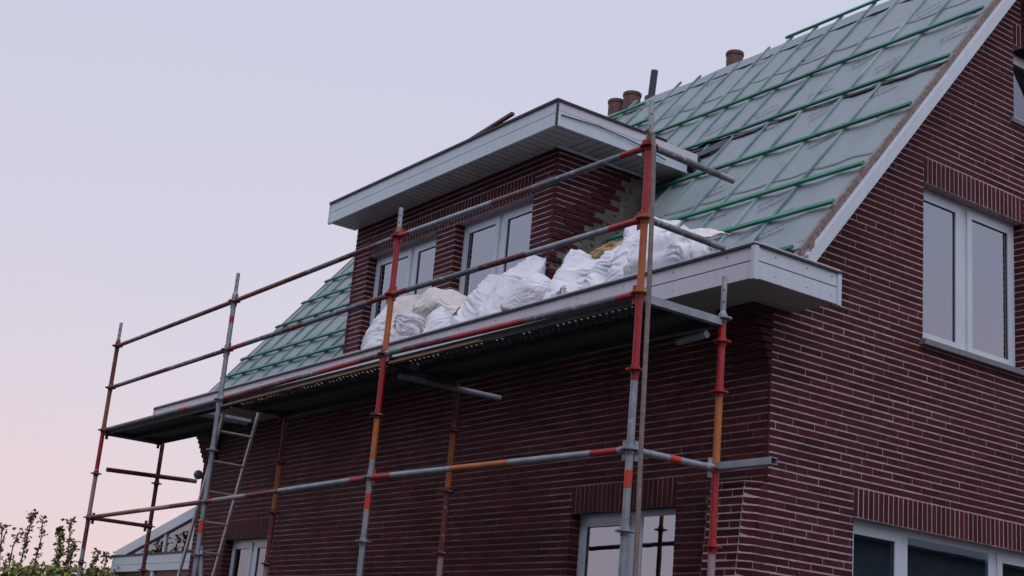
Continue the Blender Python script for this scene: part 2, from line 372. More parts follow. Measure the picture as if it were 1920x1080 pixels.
# facade -------------------------------------------------------------
front = core('front_wall', FF, XL, XG - .01, GZ, lambda x: .47, FRO_O, .28, MORTSH, house)
def fr_left(z): return XL
fb = lay(XL, XG - .004, GZ + .3, .5, FRO_O + FRO_S, seed=8)
mb = MB()
def jamb(b, OO): return any(abs(b[0] - o[1]) < .004 or abs(b[1] - o[0]) < .004 for o in OO)
for b in fb:
    if b[3] < -.9 and b[1] > -.97: continue
    brick(mb, FF, b[0], b[1], b[2], b[3], back=-.11 if jamb(b, FRO_O) else -.02)
for o_ in FRO_S:
    for q in soldiers(o_): brick(mb, FF, *q, back=-.10)
o = mb.build('bricks', BRICKS, front); o['kind'] = 'stuff'
# corbelled ends carrying the gutter
for nm, x0, x1 in (('corbel', -.955, XG - .03), ('corbel', XL, XL + .4)):
    mb = MB()
    k = 0; n = math.ceil((-.02 - ZREF) / CO)
    while zn(n) < .40:
        dy = .026 * (k + 1); f = Fr((0, YF - dy, 0), (1, 0, 0), (0, -1, 0))
        off = .1 if k % 2 else .22
        for s_, e_ in ((x0, x0 + off), (x0 + off, x1)): brick(mb, f, s_ + .002, e_ - .002, zn(n) + .005, zn(n + 1) - .005, d=0, back=-.3)
        mb.box((x0 + .006, YF - dy + .008, zn(n) - .005), (x1 - .01, YF + .02, zn(n + 1) - .006), 1)
        k += 1; n += 1
    mb.build(nm, [BRICKS, MORTSH], house)

# dormer walls --------------------------------------------------------
dw = core('dormer_front_wall', FF, -7.17, -3.41, .5, lambda x: 2.62, DOR_O, .25, MORT, house)
mb = MB()
for b in lay(-7.17, -3.404, .66, 2.6, DOR_O + DOR_S, seed=21): brick(mb, FF, b[0], b[1], b[2], b[3], back=-.11 if jamb(b, DOR_O) else -.02)
for q in soldiers(DOR_S[0]): brick(mb, FF, *q, back=-.10)
o = mb.build('bricks', BRICK, dw); o['kind'] = 'stuff'
def cheek(name, fr, x, torn, seed):
    mb = MB()
    ys = [YF + .01 + i * .1 for i in range(22)]
    for a, b in zip(ys, ys[1:]):
        za, zb_ = max(zr(x, a) - .05, .4), max(zr(x, b) - .05, .4)
        if zb_ > 2.55: break
        mb.hexa([fr.p(a, za, -.001), fr.p(b, zb_, -.001), fr.p(b, zb_, -.2), fr.p(a, za, -.2), fr.p(a, 2.6, -.001), fr.p(b, 2.6, -.001), fr.p(b, 2.6, -.2), fr.p(a, 2.6, -.2)])
    w_ = mb.build(name, CEMENT if torn else MORT, house)
    mb = MB(); mm = MB(); R = random.Random(seed)
    edge = lambda z: 1.80 + (z - 1.28) / 1.22 if torn else 1.70 + (z - .66) / 1.24
    rows = {}
    for b in lay(YF, 3.4, .9 if not torn else 1.05, 2.6, [], leftf=lambda z: YF - .006, seed=seed):
        lim = edge((b[2] + b[3]) / 2) + R.uniform(-.02, .05)
        if b[1] > lim + .1: continue
        rows[b[2]] = max(rows.get(b[2], 0), b[1])
        rag = torn and b[1] > lim - .25
        brick(mb, fr, b[0], b[1], b[2] + (R.uniform(0, .004) if rag else 0), b[3], d=.006 + (R.uniform(-.004, .02) if rag else 0), back=-.05)
    for z, y in rows.items():   # mortar only behind the surviving bricks
        e = y - (.22 if torn else .0)
        mm.box(fr.p(YF + .012, z - .006, .0005), fr.p(max(e, YF + .03), z + CO - .0065, -.03))
    mm.build('mortar_bed', MORT, w_)
    o = mb.build('bricks', BRICK, w_); o['kind'] = 'stuff'
    if torn:   # broken lumps of old mortar on the bare cheek
        mb = MB()
        for i in range(70):
            z = R.uniform(1.0, 2.4); y = edge(z) + R.uniform(-.02, .16); s_ = R.uniform(.012, .04)
            c = Vector(fr.p(y, z, .0)); vs = [c + Vector((R.uniform(-.6, .6), R.uniform(-1, 1), R.uniform(-1, 1))) * s_ for _ in range(6)]
            mb.add(vs, [(0, 1, 2), (0, 2, 3), (0, 3, 4), (0, 4, 1), (5, 2, 1), (5, 3, 2), (5, 4, 3), (5, 1, 4)])
        o = mb.build('mortar_lumps', CEMENT, w_); o['kind'] = 'stuff'
cheek('dormer_cheek', FD, -3.4, True, 5); cheek('dormer_cheek', FDL, -7.17, False, 6)

# windows --------------------------------------------------------------
def window(fr, u0, u1, z0, z1, panes, rec=.105, curtain_or_reflection=None, gls=GLASS, vis=None, sill=False, fm=FRAME, label=None):
    """panes: list of (ua, ub, sash?) in wall u"""
    F = lambda a, za, da, b, zb, db, mb, mi=0: mb.hexa([fr.p(a, za, da), fr.p(b, za, da), fr.p(b, za, db), fr.p(a, za, db), fr.p(a, zb, da), fr.p(b, zb, da), fr.p(b, zb, db), fr.p(a, zb, db)], mi)
    mb = MB(); fw = .05; f0, f1 = -rec, -rec - .07
    F(u0, z0, f0, u0 + fw, z1, f1, mb); F(u1 - fw, z0, f0, u1, z1, f1, mb)
    F(u0 + fw, z1 - fw, f0, u1 - fw, z1, f1, mb); F(u0 + fw, z0, f0, u1 - fw, z0 + fw, f1, mb)
    for (a, b, sh), (c, d, s2) in zip(panes, panes[1:]):
        F(b - .001, z0 + fw, f0, c + .001, z1 - fw, f1, mb)
    wo = mb.build('window', fm, house)
    if label: wo['label'] = label
    for a, b, sh in panes:
        a = max(a, u0 + fw) if sh else a; b = min(b, u1 - fw) if sh else b
        ga, gb_, gz0, gz1 = a, b, z0 + fw, z1 - fw
        if sh:
            sw = .068; e0, e1 = -rec + .014, -rec - .055; mb = MB(); g_ = .004
            A, B, Z0, Z1 = a + g_ - .012, b - g_ + .012, z0 + fw - .012, z1 - fw + .012
            F(A, Z0, e0, A + sw, Z1, e1, mb); F(B - sw, Z0, e0, B, Z1, e1, mb); F(A + sw, Z1 - sw, e0, B - sw, Z1, e1, mb); F(A + sw, Z0, e0, B - sw, Z0 + sw, e1, mb)
            # gasket
            q = .005
            for (ua, za, ub, zb_) in ((A + sw, Z0 + sw, A + sw + q, Z1 - sw), (B - sw - q, Z0 + sw, B - sw, Z1 - sw), (A + sw + q, Z1 - sw - q, B - sw - q, Z1 - sw), (A + sw + q, Z0 + sw, B - sw - q, Z0 + sw + q)):
                F(ua, za, e0 - .012, ub, zb_, e1, mb, 1)
            mb.build('sash', [fm, GASKET], wo)
            ga, gb_, gz0, gz1 = A + sw + q, B - sw - q, Z0 + sw + q, Z1 - sw - q
        mb = MB(); F(ga - .003, gz0 - .003, -rec - .004, gb_ + .003, gz1 + .003, -rec - .010, mb); mb.build('pane', gls, wo)
        if curtain_or_reflection:
            cm, ca, cb, cd = curtain_or_reflection(ga, gb_); mb = MB(); n_ = 60; ww = []
            for i in range(n_ + 1):
                u = ca + (cb - ca) * i / n_; ww.append((u, -rec - cd + .012 * math.sin(u * 75 + 2 * math.sin(u * 13))))
            for (ua, da), (ub, db) in zip(ww, ww[1:]):
                mb.add([fr.p(ua, z0, da), fr.p(ub, z0, db), fr.p(ub, z1, db), fr.p(ua, z1, da)], [(0, 1, 2, 3)])
            mb.build('curtain_or_reflection', cm, wo, smooth=True)
    mb = MB(); F(u0 - .05, z0 - .05, -rec - .9, u1 + .05, z1 + .05, -rec - .88, mb)
    for a, b in ((u0 - .05, u0 - .03), (u1 + .03, u1 + .05)): F(a, z0 - .05, -.30, b, z1 + .05, -rec - .88, mb)
    F(u0 - .03, z1 + .03, -.30, u1 + .03, z1 + .05, -rec - .88, mb); F(u0 - .03, z0 - .05, -.30, u1 + .03, z0 - .03, -rec - .88, mb)
    mb.build('room_lining', DARKIN, wo)
    if sill:
        mb = MB(); F(u0 - .04, z0 - .048, .06, u1 + .04, z0 - .002, -.10, mb); mb.build('sill', STONE, wo)
    return wo
def cg(a, b): return (CURT, a - .02, b - .27 if b > 4.4 else b - .10, .06)
w1 = window(FG, 3.463, 4.85, zn(23), zn(47), [(3.49, 4.071, 1), (4.175, 4.80, 1)], curtain_or_reflection=cg, sill=True, label='upstairs white double window under upright bricks')
w2 = window(FG, 2.672, 5.6, -2.6, zn(-4), [(2.73, 3.326, 1), (3.43, 4.452, 0), (4.56, 5.55, 1)], curtain_or_reflection=lambda a, b: (TEALREF, a - .02, b + .02, .09), gls=GLASSD, label='ground floor white three light window')  # curtain slot holds the teal stand-in for reflected surroundings
w3 = window(FG, 4.72, 6.0, zn(64), zn(77), [(4.77, 5.9, 1)], fm=FRAME, rec=.12, gls=GLASSD, label='small attic window at right edge')
mb = MB(); mb.box((XG - .1, 4.66, zn(64) - .05), (XG + .03, 6.0, zn(64) - .003)); mb.build('sill', STONE, w3)
w4 = window(FF, -2.80, -1.495, -2.6, zn(-4), [(-2.75, -2.155, 1), (-1.995, -1.54, 0)], gls=GLASS, curtain_or_reflection=lambda a, b: (TEALREF, (a + b) / 2 + .1, b + .02, .3), label='ground floor window behind the corner post')  # teal sheet behind the right half paints in the reflection
w5 = window(FF, -9.62, -8.33, -2.6, zn(-4), [(-9.58, -9.05, 1), (-8.95, -8.37, 1)], gls=GLASSD, label='small ground floor window behind the ladder')
cd = lambda a, b: (CURT, a + .10, b + .02, .06) if (b - a) > 0 and (a < -6 or (-5.1 < a < -4.6)) else (CURT, a - .02, b + .02, .06)
w6 = window(FF, -6.84, -5.42, .72, zn(50), [(-6.80, -6.07, 1), (-5.985, -5.46, 1)], curtain_or_reflection=cd, label='left dormer window')
w7 = window(FF, -5.065, -3.735, .72, zn(50), [(-5.02, -4.42, 1), (-4.335, -3.78, 1)], curtain_or_reflection=cd, label='right dormer window')

# roof sheets --------------------------------------------------------
nrm = Vector((.00836, -SL, 1)).normalized()
def P3(x, y, h=0):
    q = Vector((x, y, zr(x, y))) + nrm * h; return q
strips = [(1.55, 2.62), (2.55, 3.44), (3.40, 4.30), (4.24, RY)]
roofmain = MB()
# solid deck under the sheets (both slopes), leaves no gap to the sky
b0, b1 = 1.58, RY - .03
for (ya, yb, sgn) in ((b0, b1, 1), (b1, b0, -1)):
    pass
def deckpt(x, y, h): return tuple(P3(x, y, h))
X0, X1 = XLR + .05, XR - .04
def slab(mb, xa, xb, ya, yb):
    mb.hexa([deckpt(xa, ya, -.12), deckpt(xb, ya, -.12), deckpt(xb, yb, -.12), deckpt(xa, yb, -.12), deckpt(xa, ya, -.022), deckpt(xb, ya, -.022), deckpt(xb, yb, -.022), deckpt(xa, yb, -.022)])
slab(roofmain, X0, -7.3, b0, b1); slab(roofmain, -3.35, X1, b0, b1); slab(roofmain, -7.3, -3.35, 3.0, b1)
zt = zr(-5, RY) - .06; zb2 = zr(-5, 1.2)
roofmain.hexa([(X0, RY, zt - .12), (X1, RY, zt - .12), (X1, 2 * RY - 1.2, zb2 - .12), (X0, 2 * RY - 1.2, zb2 - .12), (X0, RY, zt), (X1, RY, zt), (X1, 2 * RY - 1.2, zb2), (X0, 2 * RY - 1.2, zb2)])
roof = roofmain.build('roof', OLDWOOD, house)
ROWS_R = [1.72, 2.085, 2.41, 2.95, 3.43, 3.95, 4.28, 4.70]
ROWS_L = [1.98, 2.23, 2.68, 3.02, 3.34]
CNT = [-.52, -.955, -1.40, -1.87, -2.30, -2.77, -3.12, -3.46, -3.79, -4.17, -4.55, -4.9, -5.31, -5.7, -6.1, -6.5, -6.9, -7.25, -7.62, -8.02, -8.45, -8.93, -9.36, -9.78, -10.24, -10.68]
def sheet(k, x0, x1, y0, y1, dead=None):
    mb = MB(); nx = max(4, int((x1 - x0) / .035)); ny = max(3, int((y1 - y0) / .03)); idx = {}
    for j in range(ny + 1):
        for i in range(nx + 1):
            x = x0 + (x1 - x0) * i / nx; y = y0 + (y1 - y0) * j / ny
            near = min(abs(x - c) for c in CNT); sag = -min(.014, near * .09)
            nzv = noise.noise(Vector((x * 1.6, y * 3.0, 1))) * .008 + noise.noise(Vector((x * 6, y * 9 + x * 4, 8))) * .004 + max(0, 1 - abs(noise.noise(Vector((x * 2.2 - y * 1.5, y * 11 - x * 5, 3)))) * 5) * .007 * max(0, noise.noise(Vector((x * .9, y * 1.4, 20))) + .35)
            lap = .0045 * max(0, 1 - j / 5)
            h = sag + nzv + lap + .004
            if j <= 1 and k >= 2:
                lift = max(0, noise.noise(Vector((x * .9, 3.3, k * 5.0))) + .15)
                if k == 2: lift = (max(0, lift) * .03 + (.05 * max(0, 1 - abs(x + 3.1) / .6))) 
                else: lift *= .004
                h += lift * (1 - j * .5)
            idx[i, j] = len(mb.v); mb.v.append(tuple(P3(x, y + (noise.noise(Vector((x * 2.2, 1, k))) * .02 if j == 0 else 0), h)))
    for j in range(ny):
        for i in range(nx):
            mb.f.append((idx[i, j], idx[i + 1, j], idx[i + 1, j + 1], idx[i, j + 1])); mb.m.append(0)
    o = mb.build('membrane_sheet', [MEMB, LAPSH], roof, smooth=True)
    for p in o.data.polygons:
        pass
    md = o.modifiers.new('thickness', 'SOLIDIFY'); md.thickness = .004; md.offset = -1; md.material_offset = 0
    return o
for k, (a, b) in enumerate(strips):
    if a < 3.0:
        sheet(k, XLR, -7.18, a, b); sheet(k, -3.38, XR - .005, a, b)
    else: sheet(k, XLR, XR - .005, a, b)
# ridge fold
mb = MB()
for i in range(60):
    xa = XLR + (XR - XLR) * i / 60; xb = XLR + (XR - XLR) * (i + 1) / 60; f = lambda x: noise.noise(Vector((x * 1.7, 5, 0))) * .02
    mb.add([tuple(P3(xa, RY - .12, .012)), tuple(P3(xb, RY - .12, .012)), tuple(P3(xb, RY + .01, .02 + f(xb))), tuple(P3(xa, RY + .01, .02 + f(xa)))], [(0, 1, 2, 3)])
    mb.add([tuple(P3(xa, RY + .01, .02 + f(xa))), tuple(P3(xb, RY + .01, .02 + f(xb))), (xb, RY + .35, zr(xb, RY) - .33), (xa, RY + .35, zr(xa, RY) - .33)], [(0, 1, 2, 3)])
mb.build('ridge_sheet', MEMB, roof, smooth=True)
# dark strips painting in the shade where the laps stand open
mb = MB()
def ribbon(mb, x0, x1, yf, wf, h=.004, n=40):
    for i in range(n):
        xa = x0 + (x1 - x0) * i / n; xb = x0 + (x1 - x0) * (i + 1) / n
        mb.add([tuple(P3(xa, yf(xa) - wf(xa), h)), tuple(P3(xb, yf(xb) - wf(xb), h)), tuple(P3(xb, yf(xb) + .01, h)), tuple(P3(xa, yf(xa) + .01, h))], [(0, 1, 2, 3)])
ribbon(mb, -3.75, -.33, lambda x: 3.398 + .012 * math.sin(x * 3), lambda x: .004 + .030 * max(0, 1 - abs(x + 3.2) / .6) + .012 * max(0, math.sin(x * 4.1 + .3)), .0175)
mb.build('open_lap_shade', LAPSH, roof); mb = MB()
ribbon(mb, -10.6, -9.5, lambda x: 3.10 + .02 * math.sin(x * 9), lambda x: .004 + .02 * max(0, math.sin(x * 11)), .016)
mb.build('open_lap_shade', LAPSH, roof)
def bar3(mb, a, b, wd, h0, h1, mi=0):
    """bar lying on the roof from (x,y) to (x,y)"""
    A = P3(*a); B = P3(*b); d = (B - A).normalized(); s_ = nrm.cross(d).normalized() * wd / 2
    v = [A - s_ + nrm * h0, B - s_ + nrm * h0, B + s_ + nrm * h0, A + s_ + nrm * h0, A - s_ + nrm * h1, B - s_ + nrm * h1, B + s_ + nrm * h1, A + s_ + nrm * h1]
    mb.hexa([tuple(q) for q in v], mi)
def batten(x0, x1, y, dy=0):
    mb = MB(); n = max(1, int((x1 - x0) / 1.3)); 
    for i in range(n):
        a = x0 + (x1 - x0) * i / n; b = x0 + (x1 - x0) * (i + 1) / n
        h = lambda x: noise.noise(Vector((x * .7, y * 3, 9))) * .006
        A = P3(a, y + h(a)); B = P3(b, y + h(b)); d = (B - A).normalized(); s_ = nrm.cross(d).normalized() * .0215
        v = [A - s_ + nrm * .030, B - s_ + nrm * .030, B + s_ + nrm * .030, A + s_ + nrm * .030, A - s_ + nrm * .054, B - s_ + nrm * .054, B + s_ + nrm * .054, A + s_ + nrm * .054]
        mb.hexa([tuple(q) for q in v])
    return mb.build('batten', BATTEN, roof)
E_ = XR - .0
for y, x0, x1 in ((1.72, -.56, -.32), (2.085, -1.62, E_ + .02), (2.41, -3.36, E_ + .02), (2.95, -3.36, E_ + .03), (3.43, -10.9, E_ + .04), (3.95, -4.95, E_ - .01), (4.87, -3.52, E_), (4.28, -10.8, -5.08), (4.70, -10.9, -5.70), (3.0, -7.2, -3.4)):
    if y == 3.0: continue
    if y == 3.43: batten(-4.1, x1, y); continue
    if x1 - x0 > 3.2: c = (x0 + x1) / 2 + .3; batten(x0, c - .004, y); batten(c + .004, x1, y + .008)
    else: batten(x0, x1, y)
for y in ROWS_L: batten(-10.92, -7.20, y)
for i, x in enumerate(CNT):
    if x == -.52: continue
    lo = 1.60
    if -7.2 < x < -3.36: lo = 2.95
    top = RY + random.choice([-.02, .0, .06, .10, .10]) if x < -3.55 else RY - .03
    if x > -3.5: top = RY + .09
    mb = MB(); xx = x + random.uniform(-.012, .012)
    if -7.2 < x < -3.36 or True:
        a = (xx, lo); b = (xx + random.uniform(-.02, .02), top); c = ((a[0] + b[0]) / 2 + random.uniform(-.008, .008), (a[1] + b[1]) / 2)
        bar3(mb, a, c, .029, .004, .028); bar3(mb, c, b, .029, .004, .028)
    mb.build('counter_batten', COUNT, roof)
mb = MB(); Rn = random.Random(5)
for y in (2.085, 2.41, 2.95, 3.43, 3.95):
    for x in CNT:
        if x > -3.3 and x < -.6: q = P3(x, y, .054); mb.tube(tuple(q), tuple(q + nrm * .002), .005, 6)
o = mb.build('nail_heads', GALV, roof); o['kind'] = 'stuff'
# printing on the membrane
def lettering():
    cu = bpy.data.curves.new('print', 'FONT'); cu.body = 'Deltran'; cu.size = .066; cu.shear = .25; cu.space_character = 1.25; cu.offset = .0035; cu.resolution_u = 1
    to = bpy.data.objects.new('print', cu); COL.objects.link(to); dg = bpy.context.evaluated_depsgraph_get()
    me = bpy.data.meshes.new_from_object(to.evaluated_get(dg)); bpy.data.objects.remove(to)
    V = [v.co.copy() for v in me.vertices]; Fs = [tuple(p.vertices) for p in me.polygons]
    ex = Vector((1, 0, -.00836)).normalized(); ey = nrm.cross(ex)
    mb = MB(); R = random.Random(4)
    spots = []
    for r in range(9):
        for c in range(16):
            spots.append((-.9 - c * .72 + (r % 2) * .36 + R.uniform(-.05, .05), 1.95 + r * .33 + R.uniform(-.03, .03)))
    spots += [(-1.28, 2.855), (-1.19, 2.0), (-.97, 2.075), (-.56, 3.70), (-.55, 3.885), (-1.67, 3.83)]
    a = math.radians(25); e1 = ex * math.cos(a) + ey * math.sin(a); e2 = ey * math.cos(a) - ex * math.sin(a)
    mb.v = [tuple(v) for v in V]; mb.f = Fs; mb.m = [0] * len(Fs); o = mb.build('print', PRINT, None); data = o.data; bpy.data.objects.remove(o)
    for x, y in spots:
        if not (-10.8 < x < -.5) or (-7.5 < x < -3.3 and y < 3.4) or y > 4.6: continue
        if any(abs(y + .07 - yy) < .05 for yy in (2.62, 3.44, 4.3)): continue
        o = bpy.data.objects.new('print', data); COL.objects.link(o); o.parent = roof; q = P3(x, y, .027)
        o.matrix_local = Matrix(((e1.x, e2.x, nrm.x, q.x), (e1.y, e2.y, nrm.y, q.y), (e1.z, e2.z, nrm.z, q.z), (0, 0, 0, 1)))
lettering()

# rake boards
def rakeboard(name, m, x, th, k0, k1, ya, yb, parent=house):
    mb = MB(); f = lambda y, k: k + SL * y - .00836 * (x + .28)
    mb.hexa([(x - th, ya, f(ya, k1)), (x, ya, f(ya, k1)), (x, yb, f(yb, k1)), (x - th, yb, f(yb, k1)), (x - th, ya, f(ya, k0)), (x, ya, f(ya, k0)), (x, yb, f(yb, k0)), (x - th, yb, f(yb, k0))])
    return mb.build(name, m, parent)
edges = [1.66, 2.55, 3.52, 4.4, RY]
for i, (a, b) in enumerate(zip(edges, edges[1:])):
    rakeboard('verge_board', OLDWOOD, XR + random.uniform(-.004, .004), .035, -1.347 + random.uniform(-.008, .006), -1.468, a + .004, b)
rakeboard('bargeboard', PVC, XR + .022, .03, -1.462, -1.600, 1.80, RY)
rakeboard('verge_trim', PVCL, XR + .006, .02, -1.438, -1.4605, 1.70, RY)
rakeboard('verge_soffit', SOFF, XR - .01, .26, -1.575, -1.59, 1.98, RY)
for nm, m_, xa, k0, k1 in (('verge_board', OLDWOOD, XLR + .02, -1.347, -1.60),):
    rakeboard(nm, m_, xa, .03, k0, k1, 1.62, RY)

# lower box gutter: fascia boards, trim, soffit, corner posts
GY, GXR, GXL, GZ0, GZ1 = 1.097, -.10, -10.93, .394, .638
GRY = 1.965
gm = GZ0 + (GZ1 - GZ0) * .52
def bx(name, m, a, b, parent=house):
    mb = MB(); mb.box(a, b); return mb.build(name, m, parent)
segs = [(-10.93, -7.9), (-7.897, -4.9), (-4.897, -1.9), (-1.897, GXR - .028)]
for a, b in segs:
    bx('fascia_board', PVCL, (a, GY, GZ0), (b, GY + .02, gm - .005)); bx('fascia_board', PVCL, (a, GY + .003, gm + .005), (b, GY + .02, GZ1 - .012))
bx('fascia_groove', TRIM, (GXL + .01, GY + .008, gm - .005), (GXR - .03, GY + .018, gm + .005))
bx('fascia_trim', TRIM, (GXL - .01, GY - .014, GZ1 - .012), (GXR + .004, GY + .055, GZ1 + .006))
bx('fascia_lip', PVCL, (GXL - .01, GY - .006, GZ1 + .006), (GXR - .004, GY + .05, GZ1 + .02))
bx('fascia_board', PVC, (GXR - .02, GY + .03, GZ0), (GXR, GRY - .03, gm - .005)); bx('fascia_board', PVC, (GXR - .02, GY + .03, gm + .005), (GXR - .003, GRY - .03, GZ1 - .012))
bx('fascia_groove', TRIM, (GXR - .018, GY + .03, gm - .004), (GXR - .012, GRY - .03, gm + .004))
bx('fascia_trim', TRIM, (GXR - .05, GY + .0551, GZ1 - .012), (GXR + .014, GRY + .005, GZ1 + .005))
bx('fascia_lip', PVCL, (GXR - .045, GY + .052, GZ1 + .005), (GXR + .006, GRY, GZ1 + .018))
bx('corner_cap', PVC, (GXR - .027, GY - .012, GZ0 - .012), (GXR + .010, GY + .029, GZ1 - .013))
bx('corner_cap', PVC, (GXR - .03, GRY - .029, GZ0 - .008), (GXR + .008, GRY + .01, GZ1 - .0135))
bx('corner_cap', PVC, (GXL - .012, GY - .008, GZ0 - .01), (GXL - .0005, GY + .03, GZ1 - .013))
bx('gutter_soffit', SOFF, (GXL, GY + .021, GZ0 + .008), (GXR - .021, YF - .002, GZ0 + .02)); bx('gutter_soffit', SOFF, (XG + .002, YF - .001, GZ0 + .008), (GXR - .021, GRY - .03, GZ0 + .02))
bx('gutter_floor', CEMENT, (GXL, GY + .03, GZ0 + .10), (GXR - .03, YF + .02, GZ0 + .12))
bx('gutter_end', PVC, (XG + .004, GRY - .02, GZ0 + .02), (GXR - .03, GRY - .002, GZ1 - .03))
bx('gutter_end', PVC, (GXL, GY + .03, GZ0 + .02), (GXL + .015, 1.75, GZ1 - .013))
mb = MB()
for i in range(3): mb.box((XG + .01, 1.62 + i * .1, .60), (XR + .02, 1.66 + i * .1, .70 + i * .1))
mb.build('rafter_foot', OLDWOOD, house)

mb = MB()
for i in range(19):
    x = GXL + .3 + i * .57
    for z in (GZ0 + .05, GZ1 - .05): mb.tube((x, GY - .001, z), (x, GY + .001, z), .006, 6)
for y in (1.3, 1.62, 1.88):
    for z in (GZ0 + .05, GZ1 - .05): mb.tube((GXR + .0015, y, z), (GXR - .001, y, z), .006, 6)
o = mb.build('screw_heads', GALVD, house); o['kind'] = 'stuff'
# dormer roof
DY, DX1, DX0, DZ0, DZ1 = 1.40, -2.985, -7.25, 2.455, 2.70
dm = DZ0 + (DZ1 - DZ0) * .5; DYE = 3.05
dr = bx('dormer_roof', TRIM, (DX0 + .03, DY + .03, DZ1 - .06), (DX1 - .03, 3.2, DZ1 - .02))
for a, b in ((DX0, -5.3), (-5.298, DX1 - .012)):
    bx('fascia_board', PVC, (a, DY, DZ0), (b, DY + .02, dm - .004), dr); bx('fascia_board', PVC, (a, DY + .003, dm + .004), (b, DY + .02, DZ1 - .014), dr)
bx('fascia_groove', TRIM, (DX0 + .01, DY + .006, dm - .004), (DX1 - .02, DY + .018, dm + .004), dr)
bx('fascia_trim', TRIM, (DX0 - .012, DY - .014, DZ1 - .014), (DX1 + .012, DY + .05, DZ1 + .010), dr)
bx('fascia_trim', TRIM, (DX1 - .05, DY + .0505, DZ1 - .014), (DX1 + .0125, 2.72, DZ1 + .009), dr)
bx('corner_trim', TRIM, (DX1 - .011, DY - .006, DZ0 + .004), (DX1 + .006, DY + .012, DZ1 - .0145), dr)
bx('corner_cap', PVC, (DX0 - .010, DY - .006, DZ0 - .008), (DX0 - .0005, DY + .03, DZ1 - .0145), dr)
bx('fascia_board', PVC, (DX1 - .02, DY + .013, DZ0), (DX1, DYE - .05, dm + .02), dr)
# upper side board, bowed loose at its far end
mb = MB(); n = 16
for i in range(n):
    def q(j):
        t = j / n; y = DY + .013 + (DYE + .02 - DY) * t; s_ = .035 * max(0, t - .45) ** 2 / .3; return y, DX1 - .003 + s_ * 1.6, -.13 * max(0, t - .5) ** 2
    y0, x0, d0 = q(i); y1, x1, d1 = q(i + 1); lo, hi = dm + .026, DZ1 - .0155
    mb.hexa([(x0 - .014, y0, lo + d0), (x0, y0, lo + d0), (x1, y1, lo + d1), (x1 - .014, y1, lo + d1), (x0 - .014, y0, hi + d0), (x0, y0, hi + d0), (x1, y1, hi + d1), (x1 - .014, y1, hi + d1)])
mb.build('fascia_board', PVCL, dr)['label'] = 'loose bowed upper side board'
bx('fascia_end', TRIM, (DX1 - .06, DYE + .02, DZ0 + .03), (DX1 + .02, DYE + .10, DZ1 - .04), dr)
# soffit planks
sy0, sy1 = DY + .021, YF - .002; x = DX0 + .004
while x < DX1 - .05:
    x2 = min(x + .098, DX1 - .022)
    mb = MB(); mb.box((x, sy0, DZ0 + .006), (x2 - .010, sy1, DZ0 + .016)); mb.build('soffit_board', SOFF, dr); x += .1
bx('soffit_backing', TRIM, (DX0, sy0, DZ0 + .018), (DX1 - .021, sy1, DZ0 + .022), dr)
y = YF + .001
while y < DYE - .06:
    bx('soffit_board', SOFF, (-3.39, y, DZ0 + .006), (DX1 - .0215, y + .089, DZ0 + .016), dr); y += .1
bx('soffit_backing', TRIM, (-3.39, YF, DZ0 + .0175), (DX1 - .0215, DYE - .06, DZ0 + .0215), dr)
mb = MB(); yy = 1.85
while yy < 3.0:
    mb.tube((-3.33, yy, DZ0 + .0055), (-3.33, yy, DZ0 + .003), .010, 8); yy += .1
mb.build('vent_hole', TRIM, dr)
bx('wall_trim', PVC, (-3.392, YF - .02, DZ0 - .012), (-3.375, DYE - .05, DZ0 + .005), dr)
mb = MB()
for i in range(24):
    y0 = 2.0 + i * .05; y1 = y0 + .05; f = lambda y: .012 * math.sin(y * 17) + .02 * noise.noise(Vector((y * 5, 0, 0)))
    mb.hexa([(-3.2, y0, 2.69), (-3.06, y0, 2.69), (-3.06, y1, 2.69), (-3.2, y1, 2.69), (-3.2, y0, 2.735 + f(y0)), (-3.06, y0, 2.72 + f(y0)), (-3.06, y1, 2.72 + f(y1)), (-3.2, y1, 2.735 + f(y1))])
mb.build('roofing_upstand', TRIM, dr)
def curve_tube(pts, r, n=8, mb=None, mi=0):
    mb = mb or MB()
    P = [Vector(p) for p in pts]
    for a, b in zip(P, P[1:]): mb.tube(a, b, r, n, mi, caps=True)
    return mb
tag(curve_tube([(-2.975, 1.445, 2.560), (-2.972, 1.87, 2.582), (-2.968, 2.2, 2.565), (-2.965, 2.45, 2.54), (-2.96, 2.70, 2.49)], .006).build('loose_cable', CABLE, None), 'thin black cable hanging loose along the side fascia of the dormer', 'cable')
mb = MB(); mb.hexa([(-4.99, 1.49, 2.72), (-3.86, 1.49, 2.84), (-3.86, 1.53, 2.84), (-4.99, 1.53, 2.72), (-4.99, 1.49, 2.745), (-3.86, 1.49, 2.868), (-3.86, 1.53, 2.868), (-4.99, 1.53, 2.745)])
tag(mb.build('loose_timber', DRED, None), 'narrow dark red timber lying on the dormer roof edge', 'timber')
# torn roofing beside the dormer
mb = MB(); n = 12
for i in range(n):
    a, b = i / n, (i + 1) / n
    def q(t, s_): x = -3.32 + t * .55; return tuple(P3(x, 3.17 + .12 * t + s_ * (.14 - .06 * t), .03 + .05 * abs(noise.noise(Vector((t * 5, s_ * 2, 1))))))
    mb.add([q(a, 0), q(b, 0), q(b, 1), q(a, 1)], [(0, 1, 2, 3)])
mb.build('torn_roofing', TRIM, roof, smooth=True)

